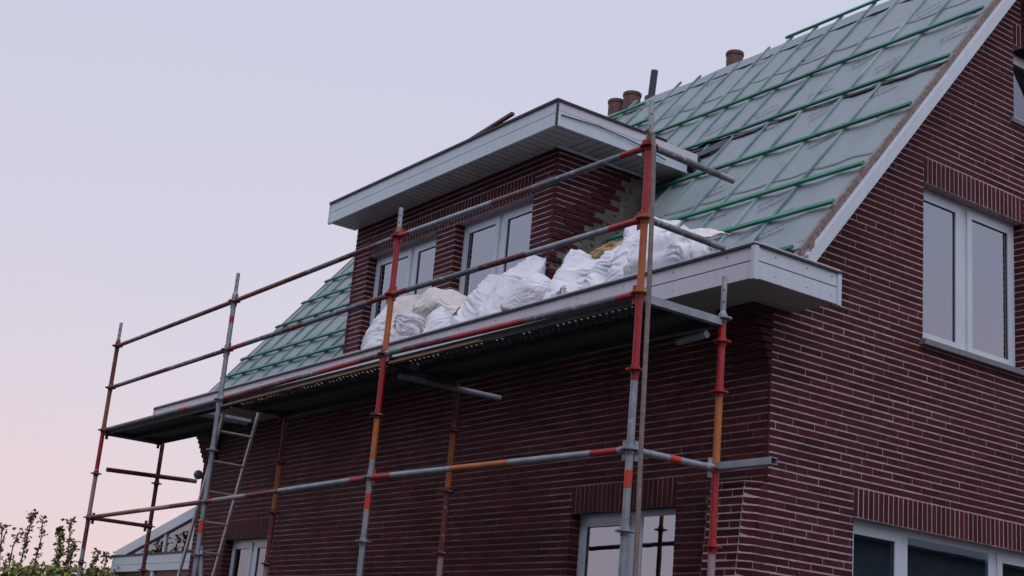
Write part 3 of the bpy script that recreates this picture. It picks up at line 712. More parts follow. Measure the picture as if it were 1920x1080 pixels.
# chimney pots and flue behind the ridge
def pot(x, y, z0, z1, r):
    mb = MB(); n = 20; prof = [(r * 1.02, z0), (r * .97, z0 + (z1 - z0) * .5), (r * .95, z1 - .05), (r * 1.03, z1 - .045), (r * 1.05, z1 - .012), (r * 1.0, z1), (r * .8, z1), (r * .78, z1 - .2)]
    for (ra, za), (rb, zb_) in zip(prof, prof[1:]):
        for i in range(n):
            a, b = 2 * math.pi * i / n, 2 * math.pi * (i + 1) / n
            mb.add([(x + ra * math.cos(a), y + ra * math.sin(a), za), (x + ra * math.cos(b), y + ra * math.sin(b), za), (x + rb * math.cos(b), y + rb * math.sin(b), zb_), (x + rb * math.cos(a), y + rb * math.sin(a), zb_)], [(0, 1, 2, 3)])
    mb.build('chimney_pot', CLAY, house, smooth=True)
pot(-4.97, 5.45, 4.2, 5.25, .108); pot(-7.22, 5.45, 4.2, 5.29, .118); pot(-6.9, 5.45, 4.2, 5.30, .122)
mb = MB(); mb.box((-7.5, 5.2, 3.4), (-6.3, 5.7, 4.75)); mb.box((-5.2, 5.2, 3.4), (-4.72, 5.7, 4.75)); mb.build('chimney_stack', BRICKS, house)
mb = MB(); mb.tube((-6.53, 5.45, 4.4), (-6.50, 5.45, 5.13), .11, 16, r1=.09); mb.tube((-6.51, 5.45, 5.10), (-6.47, 5.45, 5.50), .048, 14); mb.build('flue_pipe', BLKP, house, smooth=True)

# ------------------------------------------------------------------ scaffold
PSI = .0114
scaf = empty('scaffold', (0, 0, 0), 'red, orange and grey tube scaffold with a steel deck along the house front', 'scaffold', rz=PSI)
PX = {1: (-9.251, -.020), 2: (-6.153, -.002), 3: (-3.0885, .030), 4: (0, 0)}; WD = .734
MATS = [RED, ORA, GALV, GALVD, DRED, RUSTY, PINK, TAPE, GREENP]
R_, O_, G_, GD_, DR_, RU_, PK_, TP_, GN_ = range(9)
def banded(name, p0, p1, bands, r=.0242, parent=scaf, hollow=False):
    """bands: [(fraction_end, material)]"""
    p0, p1 = Vector(p0), Vector(p1); mb = MB(); t = 0
    for e, m_ in bands:
        rr = r * (1.05 if m_ == TP_ else 1)
        mb.tube(p0.lerp(p1, t), p0.lerp(p1, e), rr, 14, m_, caps=(m_ == TP_) or (e >= .999 and not hollow) or t == 0); t = e
    if hollow:
        d = (p1 - p0).normalized(); mb.tube(p1 - d * .12, p1 - d * .0, r * .82, 14, GD_, caps=False); mb.tube(p1 - d * .12, p1 - d * .119, r * .82, 14, DR_)
    return mb.build(name, MATS, parent, smooth=True)
def zb(z0, z1, L):  # list of (z, mat) absolute -> fractions
    return [((z - z0) / (z1 - z0), m_) for z, m_ in L]
def post(x, y, dz, top, L, rings, ringm, spig=None):
    p = banded('standard', (x, y, GZ + .1), (x, y, top + dz), zb(GZ + .1, top + dz, [(z + dz, m_) for z, m_ in L]))
    for z in rings:
        mm = ringm(z); mb = MB(); zc = z + dz
        mb.tube((0, 0, -.005), (0, 0, .005), .061, 16); mb.tube((0, 0, -.03), (0, 0, .03), .029, 14)
        mb.build('rosette', MATS[mm], p, loc=(x, y, zc), smooth=True)
    mb = MB(); mb.box((x - .07, y - .07, GZ), (x + .07, y + .07, GZ + .012)); mb.tube((x, y, GZ + .01), (x, y, GZ + .35), .019, 10); mb.build('base_jack', GALV, p)
    if spig:
        mb = MB(); z0 = top + dz
        mb.tube((x, y, z0 - .06), (x, y, z0 - .02), .029, 14, spig[1]); mb.tube((x, y, z0 - .02), (x, y, z0 + .02), .029, 14, spig[1], r1=.019); mb.tube((x, y, z0), (x, y, spig[0] + dz), .019, 12, spig[2])
        mb.build('spigot', MATS, p, smooth=True)
        mb = MB()
        for zh in (.3, .62): 
            zz = z0 + (spig[0] + dz - z0) * zh; d = Vector((1, -.9, 0)).normalized() * .0195; mb.tube((x + d.x * .9, y + d.y * .9, zz), (x + d.x * 1.04, y + d.y * 1.04, zz), .0065, 8)
        mb.build('spigot_hole', TRIM, p)
    return p
rg = [-3.5, -3, -2.5, -2, -1.5, -1, -.5, 0, .5, 1.0]
post(PX[4][0], 0, 0, 1.06, [(-1.24, G_), (-1.13, TP_), (-.57, G_), (0, R_), (.5, O_), (1.06, R_)], rg, lambda z: {1.0: R_, .5: O_, 0: O_, -.5: R_}.get(z, G_), (1.32, RU_, G_))
post(PX[3][0], 0, PX[3][1], 1.06, [(-1.25, G_), (-1.13, TP_), (-.86, G_), (-.5, O_), (0, R_), (.5, O_), (1.06, R_)], rg, lambda z: {1.0: R_, .5: R_, 0: DR_, -.5: DR_}.get(z, G_), (1.25, RU_, G_))
post(PX[2][0], 0, PX[2][1], 1.08, [(-1.30, G_), (-1.18, TP_), (.77, G_), (.84, R_), (1.08, G_)], rg, lambda z: G_, (1.29, G_, G_))
post(PX[1][0], 0, PX[1][1], 1.06, [(-1.35, G_), (-1.0, DR_), (-.45, PK_), (0, R_), (.5, RU_), (1.06, DR_)], rg, lambda z: DR_, (1.28, DR_, G_))
inner = [(-1.5, PK_), (-1.0, DR_), (-.5, O_), (0.03, DR_)]
post(0, WD, 0, .03, [(-1.9, G_), (-1.55, PK_), (-1.0, R_), (-.5, O_), (.03, R_)], [-3, -2.5, -2, -1.5, -1, -.5, -.16, 0], lambda z: {-.5: R_, -1: O_, -1.5: R_, -.16: R_}.get(z, G_), (.29, G_, G_))
for k in (3, 2, 1):
    post(PX[k][0], WD, PX[k][1], -.03, ([(-1.5, PK_), (-1.0, DR_), (-.5, O_), (-.03, DR_)] if k > 1 else [(-.03, DR_)]), [-3, -2.5, -2, -1.5, -1, -.5], lambda z: DR_)
def N(k, z, y=0): return (PX[k][0], y, z + PX[k][1])
def rail(a, b, bands, heads=(DR_, DR_), name='ledger', r=.0225):
    a, b = Vector(a), Vector(b); d = (b - a).normalized()
    p = banded(name, a + d * .075, b - d * .075, bands, r)
    for c, s_, hm in ((a, 1, heads[0]), (b, -1, heads[1])):
        mb = MB(); q = c + d * s_ * .03; e = c + d * s_ * .10
        mb.tube(q, e, .027, 12, 0, r1=.024); side = Vector((-d.y, d.x, 0)).normalized() if abs(d.z) < .9 else Vector((1, 0, 0))
        w0 = c + d * s_ * .052
        mb.hexa([tuple(w0 + side * s1 * .004 + d * s2 * .016 + Vector((0, 0, zz))) for zz in (-.065, .06) for s1, s2 in ((-1, -1), (1, -1), (1, 1), (-1, 1))])
        mb.build('wedge_head', MATS[hm], p)
    return p
# top and middle guard rails (a -> b, listed from the far end towards the corner post)
rail(N(1, 1), N(2, 1), [(.10, DR_), (.35, GD_), (.62, DR_), (.8, RU_), (1, DR_)]); rail(N(2, 1), N(3, 1), [(.06, R_), (.35, RU_), (.5, DR_), (.70, GD_), (.92, DR_), (1, GD_)], (DR_, R_))
rail(N(3, 1), N(4, 1), [(.04, R_), (.43, G_), (.60, RU_), (.93, GD_), (1, R_)], (R_, R_))
rail(N(1, .5), N(2, .5), [(.08, DR_), (.3, GD_), (.55, DR_), (.85, GD_), (1, DR_)]); rail(N(2, .5), N(3, .5), [(.12, R_), (.38, GD_), (.52, DR_), (.9, GD_), (1, DR_)], (DR_, R_))
rail(N(3, .5), N(4, .5), [(.06, DR_), (.40, GD_), (.60, DR_), (.91, G_), (1, R_)], (R_, R_))
# ledgers at deck level
rail(N(1, 0), N(2, 0), [(.05, DR_), (.70, GD_), (.78, TP_), (1, G_)], (DR_, G_)); rail(N(2, 0), N(3, 0), [(.04, R_), (.18, RU_), (.55, DR_), (.66, GD_), (.9, R_), (1, DR_)], (G_, DR_))
rail(N(3, 0), N(4, 0), [(.07, GN_), (.30, DR_), (.62, R_), (.95, GD_), (1, R_)], (PK_, R_))
# lower ledgers
rail(N(1, -1), N(2, -1), [(.12, DR_), (.5, RU_), (.75, PK_), (1, DR_)], (DR_, DR_)); rail(N(2, -1), N(3, -1), [(.04, R_), (.2, PK_), (.28, G_), (.50, DR_), (.92, G_), (1, R_)], (DR_, DR_))
rail(N(3, -1), N(4, -1), [(.08, R_), (.36, G_), (.60, O_), (.90, G_), (1, R_)], (R_, G_))
# inner ledgers + transoms
for a, b in ((2, 3), (3, 4)): rail(N(a, -.035, WD), N(b, -.035, WD), [(1, GD_)])
for k in (1, 2, 3): rail(N(k, -.03), N(k, -.03, WD), [(1, GD_)], (DR_, DR_), 'transom')
rail(N(4, -1), N(4, -1, WD), [(.42, G_), (.58, TP_), (1, G_)], (G_, G_), 'transom'); rail(N(1, -1), N(1, -1, WD), [(1, DR_)], (DR_, DR_), 'transom')
# U-shaped end transom at the corner, stub rails
mb = MB(); z1 = -.002
mb.box((-.024, .03, z1 - .052), (-.019, WD - .03, z1)); mb.box((.019, .03, z1 - .052), (.024, WD - .03, z1)); mb.box((-.019, .03, z1 - .052), (.019, WD - .03, z1 - .047))
mb.build('deck_transom', GALV, scaf)
for zz, yl in ((1.0, .77), (.5, .71)): rr = banded('guard_rail_stub', (0.005, .05, zz - (.0)), (.0, yl, zz - (.015)), [(.8, GD_), (1, G_)], .0235, hollow=True)
mb = MB(); mb.box((.03, WD - .03, -1.012), (.505, WD - .026, -.967)); mb.box((.03, WD - .026, -.972), (.505, WD + .026, -.967)); mb.box((.03, WD + .026, -1.012), (.505, WD + .030, -.967)); mb.box((.03, WD - .026, -1.012), (.505, WD + .026, -1.008)); mb.build('bracket_beam', GALV, scaf)
banded('tie_tube', (PX[3][0] + .02, .15, -.125), (PX[3][0] + .06, 1.13, -.125), [(.5, GD_), (1, G_)], .024, hollow=True)
banded('tie_tube', (-.32, .64, -.135), (-.06, .655, -.115), [(1, G_)], .026, hollow=True)
banded('tie_tube', (-9.25, .115, -.455), (-9.25, 1.22, -.42), [(.9, DR_), (1, GD_)], .026)
banded('brace', (-6.16, .03, -1.42), (-6.0, .03, -1.95), [(1, GD_)], .024)
# decks: perforated steel planks
def plank(x0, x1, y0, y1, z, holes):
    mb = MB(); mb.box((x0, y0, z - .055), (x1, y0 + .004, z)); mb.box((x0, y1 - .004, z - .055), (x1, y1, z))
    mb.box((x0, y0 + .004, z - .055), (x1, y0 + .02, z - .052)); mb.box((x0, y1 - .02, z - .055), (x1, y1 - .004, z - .052))
    mb.box((x0, y0 + .004, z - .0515), (x0 + .004, y1 - .004, z - .0065)); mb.box((x1 - .004, y0 + .004, z - .0515), (x1, y1 - .004, z - .0065))
    if not holes: mb.box((x0, y0 + .004, z - .006), (x1, y1 - .004, z - .002))
    else:
        nx = int((x1 - x0) / .0165) | 1; ny = 21; zs = z - .004
        for i in range(nx):
            for j in range(ny):
                if i % 2 and j % 2 and (i // 2 + j // 2) % 2 == 0 and 5 < j < 18 and noise.noise(Vector((i * .13, j * .5, 3))) > -.08: continue
                xa = x0 + (x1 - x0) * i / nx; xb = x0 + (x1 - x0) * (i + 1) / nx; ya = y0 + .004 + (y1 - y0 - .008) * j / ny; yb = y0 + .004 + (y1 - y0 - .008) * (j + 1) / ny
                mb.add([(xa, ya, zs), (xb, ya, zs), (xb, yb, zs), (xa, yb, zs)], [(0, 1, 2, 3)])
    return mb.build('deck_plank', DECK, scaf)
for a, b, hl in ((3, 4, 1), (2, 3, 1)):
    dz = (PX[a][1] + PX[b][1]) / 2 * 0 + .0
    for y0, y1, h_ in ((.035, .36, hl), (.37, .70, 0)): plank(PX[a][0] + .02, PX[b][0] - .02, y0, y1, dz - .0, h_)
plank(PX[1][0] - .02, -6.95, .035, .36, -.01, 0); plank(PX[1][0] - .02, -6.95, .37, .70, -.01, 0); plank(-6.945, PX[2][0] - .02, .035, .13, -.01, 0)
mb = MB(); mb.box((-6.9, .14, -.03), (-6.88, .70, 0)); mb.box((-6.26, .14, -.03), (-6.24, .70, 0)); mb.build('hatch_frame', GALV, scaf)
for x0, x1, z0, z1 in ((-6.1, -3.13, -.066, -.043), (-3.0, -1.75, -.046, -.046)):
    mb = MB(); mb.hexa([(x0, -.008, z0 - .016), (x1, -.008, z1 - .016), (x1, .03, z1 - .016), (x0, .03, z0 - .016), (x0, -.008, z0), (x1, -.008, z1), (x1, .03, z1), (x0, .03, z0)]); mb.build('timber_edge', TIMBER, scaf)

# ladder
lad = empty('ladder', (-7.8, .27, GZ), 'aluminium ladder leaning inside the scaffold up to the deck hatch', 'ladder')
def lp(y, z, dx=0): return Vector((-6.35 + .335 * z + dx - (.27) * .0, y, z)) - Vector((-7.8, .27, GZ))
for y in (.09, .45):
    mb = MB(); a, b = lp(y, GZ), lp(y, .02 if y > .3 else .0); 
    mb.hexa([tuple(q + Vector((sx * .021, sy * .011, 0))) for q in (a, b) for sx, sy in ((-1, -1), (1, -1), (1, 1), (-1, 1))]); mb.build('stile', ALU, lad)
z = -.262
while z > GZ + .1:
    mb = MB(); mb.tube(lp(.10, z), lp(.44, z), .013, 10); mb.build('rung', ALU, lad, smooth=True); z -= .29

# rope from the corner post
M2 = Matrix.Rotation(PSI, 3, 'Z')
pts = [(.005, -.03, 1.10), (.05, -.045, 1.09), (.085, -.05, 1.04), (.105, -.05, .95), (.118, -.05, .7), (.13, -.05, .35), (.142, -.05, 0), (.150, -.05, -.5), (.158, -.05, -1), (.172, -.05, -1.5), (.18, -.05, -2.1), (.185, -.05, GZ + .01)]
tag(curve_tube([tuple(M2 @ Vector(p)) for p in pts], .0155, 10).build('rope', ROPE, None, smooth=True), 'worn brown rope hanging straight down beside the corner scaffold post', 'rope')

# globe lamp at the far corner of the facade
mb = MB(); n = 14
for j in range(8):
    for i in range(n):
        f = lambda a, b: (.062 * math.sin(math.pi * a / 8) * math.cos(2 * math.pi * b / n), .062 * math.sin(math.pi * a / 8) * math.sin(2 * math.pi * b / n), .062 * math.cos(math.pi * a / 8))
        mb.add([f(j, i), f(j, i + 1), f(j + 1, i + 1), f(j + 1, i)], [(0, 1, 2, 3)])
lt = empty('wall_lamp', (-10.70, 1.733, -.144), 'round grey globe lamp on the far corner of the brick house', 'lamp')
mb.build('globe', LAMPG, lt, smooth=True); mb = MB(); mb.tube((.04, 0, -.03), (.10, .03, -.05), .015, 8); mb.build('bracket', TRIM, lt)

# ------------------------------------------------------------------ sacks
def sack(bottom, top, width, thick, seed, m, label, face=Vector((.42, -.86, .3)), lying=False, tip=.35, wr=1.0, blob=0):
    wr *= .68
    B, T = Vector(bottom), Vector(top); ax = T - B; L = ax.length; ax.normalize()
    fc = face.normalized(); sd_ = ax.cross(fc).normalized(); fc = sd_.cross(ax).normalized()
    nu, nv = 132, 96; mb = MB(); idx = {}; R = random.Random(seed); ph = R.uniform(0, 6)
    fold = R.uniform(-.5, .5)
    for j in range(nv + 1):
        s_ = j / nv
        a0 = min(1, s_ / .16); e = math.sqrt(max(0, 1 - (1 - a0) ** 2))
        wfun = e * (1 - .10 * math.sin(math.pi * s_)) ; tfun = e * (1.0 - .12 * s_)
        if s_ > .62:
            q = (s_ - .62) / .38
            tfun *= (1 - q) ** .8 * (1 - .1 * q) + .03 * (1 - blob); wfun *= 1 - (1 - tip) * q ** 1.4
            if blob: e2 = math.sqrt(max(0, 1 - q ** 2)); tfun = max(tfun, .0) * 0 + e * (1 - .12 * s_) * e2; wfun = e * (1 - .1) * (e2 * .8 + .2 * (1 - q))
        if j == nv: tfun *= .15
        for i in range(nu):
            t = 2 * math.pi * i / nu; c, sn = math.cos(t), math.sin(t)
            p_ = .62
            cx = math.copysign(abs(c) ** p_, c) * width / 2 * wfun; cy = math.copysign(abs(sn) ** p_, sn) * thick / 2 * tfun
            pos = B + ax * (s_ * L) + sd_ * (cx + fold * .10 * L * max(0, s_ - .55)) + fc * cy
            q3 = Vector((s_ * L * 9 + seed * 3.1, cx * 13 + ph, cy * 8))
            nz1 = noise.noise(q3 * .45); 
            # creases: ridged noise, stretched across the sack
            def rg_(v, k): return max(0, 1 - abs(noise.noise(v)) * 2.6) ** k
            sm = lambda t: max(0, min(1, t)) ** 2 * (3 - 2 * max(0, min(1, t)))
            u_ = s_ * L; mk1 = sm(noise.noise(Vector((u_ * 2.4, cx * 4 + seed, cy * 2))) * 1.6 + .45); mk2 = sm(noise.noise(Vector((u_ * 3.1 + 9, cx * 3 + seed * 2, cy * 2))) * 1.6 + .25 + s_ * .4)
            w0_ = noise.noise(Vector((u_ * 5, cx * 5, seed))) * .10
            an = math.sin(seed * 1.7) * .8
            q4 = Vector(((u_ + cx * an + w0_) * 13, (cx - u_ * an) * 2.6 + seed, cy * 3)); q5 = Vector((u_ * 1.8 + seed, (cx + w0_ + u_ * .5 * math.cos(seed)) * 17, cy * 8))
            f4, f5 = rg_(q4, 3), rg_(q5, 3)
            d = nz1 * .045 + noise.noise(q3 * .22 + Vector((4, 4, 4))) * .05 - f4 * .024 * wr * mk1 + rg_(q4 + Vector((.5, 0, .3)), 5) * .017 * wr * mk1 - f5 * .024 * wr * mk2 + rg_(q5 + Vector((0, .45, 1)), 5) * .018 * wr * mk2
            d += noise.noise(q3 * 3.4) * .0022
            d *= min(1, e + .2)
            nr = (sd_ * cx / max(width, .01) * 1.2 + fc * cy / max(thick, .01) * 1.6); nr = nr.normalized() if nr.length > 1e-4 else fc
            if not blob and s_ > .66: q9 = (s_ - .66) / .34; pos += fc * (math.sin(cx * 15 + seed * 2) * .030 + math.sin(cx * 34 + seed) * .012) * q9 + ax * math.sin(cx * 9 + seed) * .03 * q9
            pos += nr * d
            idx[j, i] = len(mb.v); mb.v.append(tuple(pos - B))
    for j in range(nv):
        for i in range(nu): mb.f.append((idx[j, i], idx[j, (i + 1) % nu], idx[j + 1, (i + 1) % nu], idx[j + 1, i])); mb.m.append(0)
    mb.f.append(tuple(idx[0, i] for i in range(nu))); mb.m.append(0); mb.f.append(tuple(idx[nv, nu - 1 - i] for i in range(nu))); mb.m.append(0)
    me = bpy.data.meshes.new('rubble_sack'); me.from_pydata(mb.v, [], mb.f); me.materials.append(m); me.polygons.foreach_set('use_smooth', [True] * len(me.polygons))
    o = bpy.data.objects.new('rubble_sack', me); COL.objects.link(o); o.location = B
    return tag(o, label, 'sack', 'sacks lying in the gutter')
sk = [
 ((-5.71, 1.30, .58), (-5.84, 1.56, 1.28), .30, .24, BAG, 'leftmost white sack, slim and crumpled, leaning behind the post', dict(tip=.8)),
 ((-5.30, 1.42, .58), (-5.66, 1.62, 1.36), .40, .22, BAGB, 'tall cream sack leaning on the left dormer window beside the leftmost sack', dict(tip=.9, wr=.7)),
 ((-4.86, 1.25, .56), (-5.06, 1.40, 1.08), .44, .26, BAGG, 'grimy wrinkled white sack under the cream sack spread on top', dict(wr=1.9)),
 ((-5.06, 1.44, 1.10), (-4.28, 1.44, .98), .34, .26, BAGB, 'cream sack spread flat on top of the others in front of the brick pier', dict(face=Vector((.3, -.7, .6)), tip=1.05, wr=.6)),
 ((-4.34, 1.25, .56), (-4.50, 1.36, .98), .38, .24, BAG, 'low white sack tucked under the right end of the spread cream sack', {}),
 ((-4.02, 1.30, .56), (-3.93, 1.62, 1.22), .42, .27, BAG, 'white sack slumped against the right dormer window', dict(tip=1.0)),
 ((-3.55, 1.32, .56), (-3.46, 1.66, 1.36), .42, .27, BAG, 'tallest white sack with a peaked top at the dormer corner', dict(tip=.6)),
 ((-3.06, 1.22, .56), (-2.86, 1.34, .98), .40, .30, BAG, 'plump round white sack in front of the dormer corner', dict(blob=1, wr=.6)),
 ((-2.62, 1.34, .56), (-2.60, 1.62, 1.22), .46, .26, BAG, 'white sack with a folded open flap, right of the plump round sack', dict(tip=1.05)),
 ((-2.52, 1.15, .56), (-2.36, 1.17, .76), .17, .12, BAGP, 'small dusty grey bundle peeking over the gutter edge', dict(blob=1, wr=2)),
 ((-2.16, 1.30, .56), (-2.10, 1.56, 1.12), .40, .26, BAG, 'creased white sack in front of the tan foam lump', dict(wr=1.4, tip=.95)),
 ((-1.78, 1.36, .56), (-1.84, 1.62, 1.34), .46, .30, BAG, 'tall white sack directly behind the corner scaffold post', dict(tip=1.0)),
 ((-1.62, 1.30, .76), (-.84, 1.30, .76), .44, .36, BAG, 'fat creased white sack lying on its side at the right end', dict(face=Vector((.2, -.8, .5)), blob=1, wr=1.7)),
 ((-1.86, 1.72, 1.20), (-1.16, 1.72, 1.08), .26, .12, BAGB, 'flat pale sack draped on the roof above the sack lying on its side', dict(face=Vector((.1, -.6, .8)), tip=1, wr=.5)),
 ((-.90, 1.26, .62), (-.62, 1.26, .72), .14, .10, BAG, 'small white sack tail at the far right end of the row', dict(blob=1)),
]
for i, (b, t, wd, th, m_, lb, kw) in enumerate(sk): sack(b, t, wd, th, i + 3, m_, lb, **kw)
# foam lump
mb = MB(); nn = 22; idx = {}
for j in range(nn + 1):
    for i in range(nn * 2):
        a, b = math.pi * j / nn, 2 * math.pi * i / (nn * 2); v = Vector((math.sin(a) * math.cos(b), math.sin(a) * math.sin(b), math.cos(a)))
        k = 1 + .35 * noise.noise(v * 1.7 + Vector((3, 1, 2))) + .14 * noise.noise(v * 5)
        idx[j, i] = len(mb.v); mb.v.append((v.x * .235 * k, v.y * .10 * k, max(-.06, v.z * .095 * k) + v.x * .03))
for j in range(nn):
    for i in range(nn * 2): mb.f.append((idx[j, i], idx[j, (i + 1) % (nn * 2)], idx[j + 1, (i + 1) % (nn * 2)], idx[j + 1, i])); mb.m.append(0)
tag(mb.build('insulation_lump', FOAM, None, loc=(-2.50, 1.70, 1.185), smooth=False), 'tan lump of torn insulation foam lying between the sacks and the roof', 'insulation')
for i, (x, wd) in enumerate(((-7.0, .30), (-8.2, .2))):
    mb = MB()
    n = 14
    for k in range(n):
        a, b = k / n, (k + 1) / n; q = lambda t, s_: (x + (t - .5) * wd, 1.25 + s_ * .25, .655 + .05 * s_ + .03 * noise.noise(Vector((t * 4, s_ * 3, i))) + .02 * math.sin(t * 9))
        for s0 in range(4): mb.add([q(a, s0 / 4), q(b, s0 / 4), q(b, (s0 + 1) / 4), q(a, (s0 + 1) / 4)], [(0, 1, 2, 3)])
    tag(mb.build('plastic_scrap', BAG, None, smooth=True), ['pale plastic scrap on the gutter just left of the dormer', 'small pale plastic scrap on the gutter further left of the dormer'][i], 'plastic scrap')

# ------------------------------------------------------------------ conservatory
cons = empty('conservatory', (-12.3, 3.5, GZ), 'white lean-to glass conservatory beyond the far end of the house', 'conservatory')
O = Vector((-12.3, 3.5, GZ))
def cb(name, m, pts8, par=cons): mb = MB(); mb.hexa([tuple(Vector(p) - O) for p in pts8]); return mb.build(name, m, par)
def cbox(name, m, a, b, par=cons): mb = MB(); mb.box(tuple(Vector(a) - O), tuple(Vector(b) - O)); return mb.build(name, m, par)
xa, xb, za, zb_ = -14.03, -10.66, -1.02, -.37; sl = (zb_ - za) / (xb - xa)
F0, F1 = 2.0, 2.08
top = lambda x: za + (x - xa) * sl
cb('verge', PVC, [(xa, F0, za - .14), (xb, F0, zb_ - .14), (xb, F1, zb_ - .14), (xa, F1, za - .14), (xa, F0, za), (xb, F0, zb_), (xb, F1, zb_), (xa, F1, za)])
cb('roof_panel', glass('roof_glazing', .2), [(xa, F1, za - .05), (xb, F1, zb_ - .05), (xb, 5.4, zb_ - .05), (xa, 5.4, za - .05), (xa, F1, za - .03), (xb, F1, zb_ - .03), (xb, 5.4, zb_ - .03), (xa, 5.4, za - .03)])
cbox('eaves_beam', PVC, (xa, F0 - .01, -1.22), (xb, F1, -1.10)); cbox('beam_trim', TRIM, (xa, F0 - .02, -1.10), (xb, F1 - .02, -1.075))
cbox('eaves_beam', PVC, (xa, F0 - .012, -1.32), (xb, F1, -1.225))
for x in (-14.0, -12.5, -11.1): cbox('post', PVC, (x, F0, GZ), (x + .09, F1, -1.32))
for x in (-12.25, -11.3): cbox('mullion', PVC, (x, F0 + .02, -1.075), (x + .06, F1 - .01, top(x) - .14))
for a, b in ((-13.3, -12.25), (-12.19, -11.3), (-11.24, -10.68)):
    cb('gable_pane', GLASSD, [(a, 2.04, -1.07), (b, 2.04, -1.07), (b, 2.05, -1.07), (a, 2.05, -1.07), (a, 2.04, max(top(a) - .14, -1.065)), (b, 2.04, top(b) - .14), (b, 2.05, top(b) - .14), (a, 2.05, max(top(a) - .14, -1.065))])
for a, b in ((-13.91, -12.5), (-12.41, -11.1)):
    cbox('door_frame', MAROON, (a, F0 + .03, -1.50), (b, F1 - .02, -1.32)); cbox('door_frame', MAROON, (a, F0 + .03, GZ), (a + .17, F1 - .02, -1.50)); cbox('door_frame', MAROON, (b - .12, F0 + .03, GZ), (b, F1 - .02, -1.50)); cbox('pane', GLASS, (a + .17, 2.05, GZ), (b - .12, 2.055, -1.50))
cbox('side_wall', PVC, (xa, F1, GZ), (xa + .07, 5.4, -1.1)); 

# ------------------------------------------------------------------ planting at the left edge
def shrub(tip, h, kind, seed, label, dens=1.0):
    R = random.Random(seed); T = Vector(tip); base = Vector((T.x + R.uniform(-.15, .15), T.y + R.uniform(-.1, .1), GZ)); root = empty('shrub', tuple(base), label, 'shrub', 'tall thin shrubs at the left edge')
    st = MB(); lf = MB(); H = T.z - GZ
    spine = [Vector(((T.x - base.x) * t + .05 * math.sin(t * 7 + seed), (T.y - base.y) * t + .04 * math.cos(t * 6 + seed), H * t)) for t in [i / 14 for i in range(15)]]
    spine[-1] = T - base
    for i in range(14): st.tube(spine[i], spine[i + 1], .020 * (1 - i / 15) + .007, 6, r1=.020 * (1 - (i + 1) / 15) + .006)
    def leaf(c, s_):
        u = Vector((R.uniform(-1, 1), R.uniform(-1, 1), R.uniform(-.6, .8))).normalized(); v = u.cross(Vector((R.uniform(-1, 1), R.uniform(-1, 1), R.uniform(-1, 1)))).normalized()
        wd = u.cross(v) * s_ * .1
        lf.add([c, c + u * s_ * .5 + v * s_ * .32 + wd, c + u * s_, c + u * s_ * .5 - v * s_ * .32 + wd], [(0, 1, 2, 3)], 0 if R.random() < kind else 1)
    n = int(60 * h * dens)
    for k in range(n):
        t = 1 - (R.random() ** 1.0) * h / H * 1.0
        if t < .1: continue
        i = min(13, int(t * 14)); c = spine[i].lerp(spine[i + 1], t * 14 - i); L = R.uniform(.03, .13) * (.7 + (1 - t) * 1.2)
        d = Vector((R.uniform(-1, 1), R.uniform(-1, 1), R.uniform(.3, 1.4))).normalized(); e = c + d * L
        st.tube(c, e, .0055, 4, r1=.004)
        for q in range(R.randint(2, 4)):
            leaf(c.lerp(e, R.uniform(.5, 1)), R.uniform(.04, .075))
    for q in range(9): leaf(spine[-1] + Vector((R.uniform(-.08, .08), R.uniform(-.08, .08), R.uniform(-.1, .04))), R.uniform(.05, .09))
    st.build('stem', STEM, root); o = lf.build('leaves', [LEAFG, LEAFB], root); o['kind'] = 'stuff'
K = 22 / 14
def far(p): return (CX + (p[0] - CX) * K, CY + (p[1] - CY) * K, CZ + (p[2] - CZ) * K)
tips = [((-6.86, -1.71, -1.42), .0, .15, 'bare thin shrub stem at the very left edge of the view'), ((-6.85, -1.67, -1.45), .0, .1, 'second bare shrub stem just right of the leftmost one'),
 ((-6.82, -1.56, -1.46), .1, .5, 'sparse brown-leaved shrub left of the tallest one'), ((-6.78, -1.48, -1.27), .15, .8, 'tallest sparse shrub with a leafy tip'),
 ((-6.76, -1.39, -1.33), .1, .7, 'sparse shrub just right of the tallest one'), ((-6.71, -1.23, -1.40), .85, 2.2, 'bushiest bright green shrub in the row'),
 ((-6.68, -1.15, -1.31), .3, .9, 'sparse shrub with a broad leafy tip right of the bushy green one'), ((-6.67, -1.07, -1.51), .2, .9, 'short reddish-brown shrub just left of the end scaffold post'),
 ((-6.60, -.86, -1.57), .4, 1.1, 'low shrub right of the end scaffold post'), ((-6.57, -.78, -1.58), .2, .6, 'thin pale shrub beside the conservatory corner')]
for i, (p, kd, dn, lb) in enumerate(tips): shrub(far(p), 1.3, kd, i + 40, lb, dn)
hd = empty('hedge', far((-6.72, -1.2, -2.0)), 'low green hedge at the foot of the thin shrubs', 'hedge'); hd.location.z = GZ
mb = MB(); R = random.Random(77); hb = Vector(far((-6.9, -1.8, -1.80))); he = Vector(far((-6.52, -.70, -1.72))); hx = hd.location.copy()
core_ = MB()
for k in range(6500):
    t = R.random(); c = hb.lerp(he, t); H = (c.z - GZ) * (1 + .035 * noise.noise(Vector((t * 9, 0, 0))) + .015 * noise.noise(Vector((t * 40, 0, 0))))
    zz = GZ + H * (R.random() ** .35); c = Vector((c.x + R.uniform(-.45, .45), c.y + R.uniform(-.25, .25), zz)); s_ = R.uniform(.05, .10)
    u = Vector((R.uniform(-1, 1), R.uniform(-1, 1), R.uniform(-.6, 1))).normalized(); v = u.cross(Vector((R.uniform(-1, 1), R.uniform(-1, 1), R.uniform(-1, 1)))).normalized()
    mb.add([c - hx, c + u * s_ * .5 + v * s_ * .35 - hx, c + u * s_ - hx, c + u * s_ * .5 - v * s_ * .35 - hx], [(0, 1, 2, 3)], 0 if R.random() < .7 else 1)
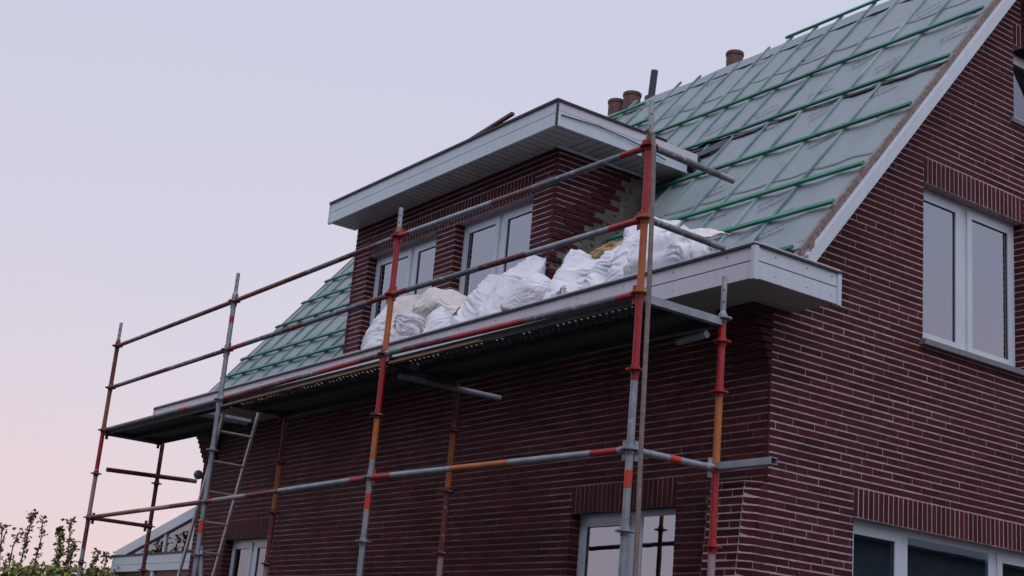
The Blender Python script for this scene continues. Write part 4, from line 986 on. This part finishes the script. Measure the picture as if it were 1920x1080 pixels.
o = mb.build('leaves', [LEAFG, LEAFB], hd); o['kind'] = 'stuff'
for t in [i / 8 for i in range(9)]:
    c = hb.lerp(he, t); core_.tube((c.x - hx.x, c.y - hx.y, 0), (c.x - hx.x, c.y - hx.y, 1.6), .05, 6, r1=.02)
core_.build('stem', STEM, hd)

# ------------------------------------------------------------------ neighbouring houses (added out of view: pane reflections, and blocking low sky)
def added_neighbour(x0, x1, y0, y1, zw, zr_, label, alongx):
    h = empty('added_neighbour_house', ((x0 + x1) / 2, (y0 + y1) / 2, GZ), label, 'house'); o_ = Vector(h.location)
    def B(nm, m, a, b): mb = MB(); mb.box(tuple(Vector(a) - o_), tuple(Vector(b) - o_)); return mb.build(nm, m, h)
    B('added_house_wall', ADDNEIGH, (x0, y0, GZ), (x1, y1, zw)); B('added_house_fascia', PVC, (x0 - .4, y0 - .4, zw), (x1 + .4, y1 + .4, zw + .28))
    mb = MB(); q = .8
    if alongx: v = [(x0 - .3, y0 - .3, zw + .28), (x1 + .3, y0 - .3, zw + .28), (x1 + .3, y1 + .3, zw + .28), (x0 - .3, y1 + .3, zw + .28), (x0 + 1, (y0 + y1) / 2, zr_), (x1 - 1, (y0 + y1) / 2, zr_)]; f = [(0, 1, 5, 4), (2, 3, 4, 5), (0, 4, 3), (1, 2, 5), (0, 3, 2, 1)]
    else: v = [(x0 - .3, y0 - .3, zw + .28), (x1 + .3, y0 - .3, zw + .28), (x1 + .3, y1 + .3, zw + .28), (x0 - .3, y1 + .3, zw + .28), ((x0 + x1) / 2, y0 + 1, zr_), ((x0 + x1) / 2, y1 - 1, zr_)]; f = [(0, 4, 5, 3), (1, 2, 5, 4), (0, 1, 4), (2, 3, 5), (0, 3, 2, 1)]
    mb.add([tuple(Vector(p) - o_) for p in v], f); mb.build('roof', TRIM, h)  # roof of the added out-of-view house
    n = 5
    for i in range(n):
        if alongx: x = x0 + (x1 - x0) * (i + .5) / n; B('window', FRAME, (x - .7, y1 - .05, -2.9), (x + .7, y1 + .03, -1.4))  # windows of the added out-of-view house
        else: y = y0 + (y1 - y0) * (i + .5) / n; B('window', FRAME, (x0 - .03, y - .7, -2.9), (x0 + .05, y + .7, -1.4))  # windows of the added out-of-view house
added_neighbour(14, 22, 8, 34, 1.55, 5.0, 'slate-roofed house added out of view beyond the gable, reflected in its lower window', False)
added_neighbour(-15, 22, -22, -11.5, 3.9, 8.2, 'long three storey block added out of view to keep low sky off the front wall', True)
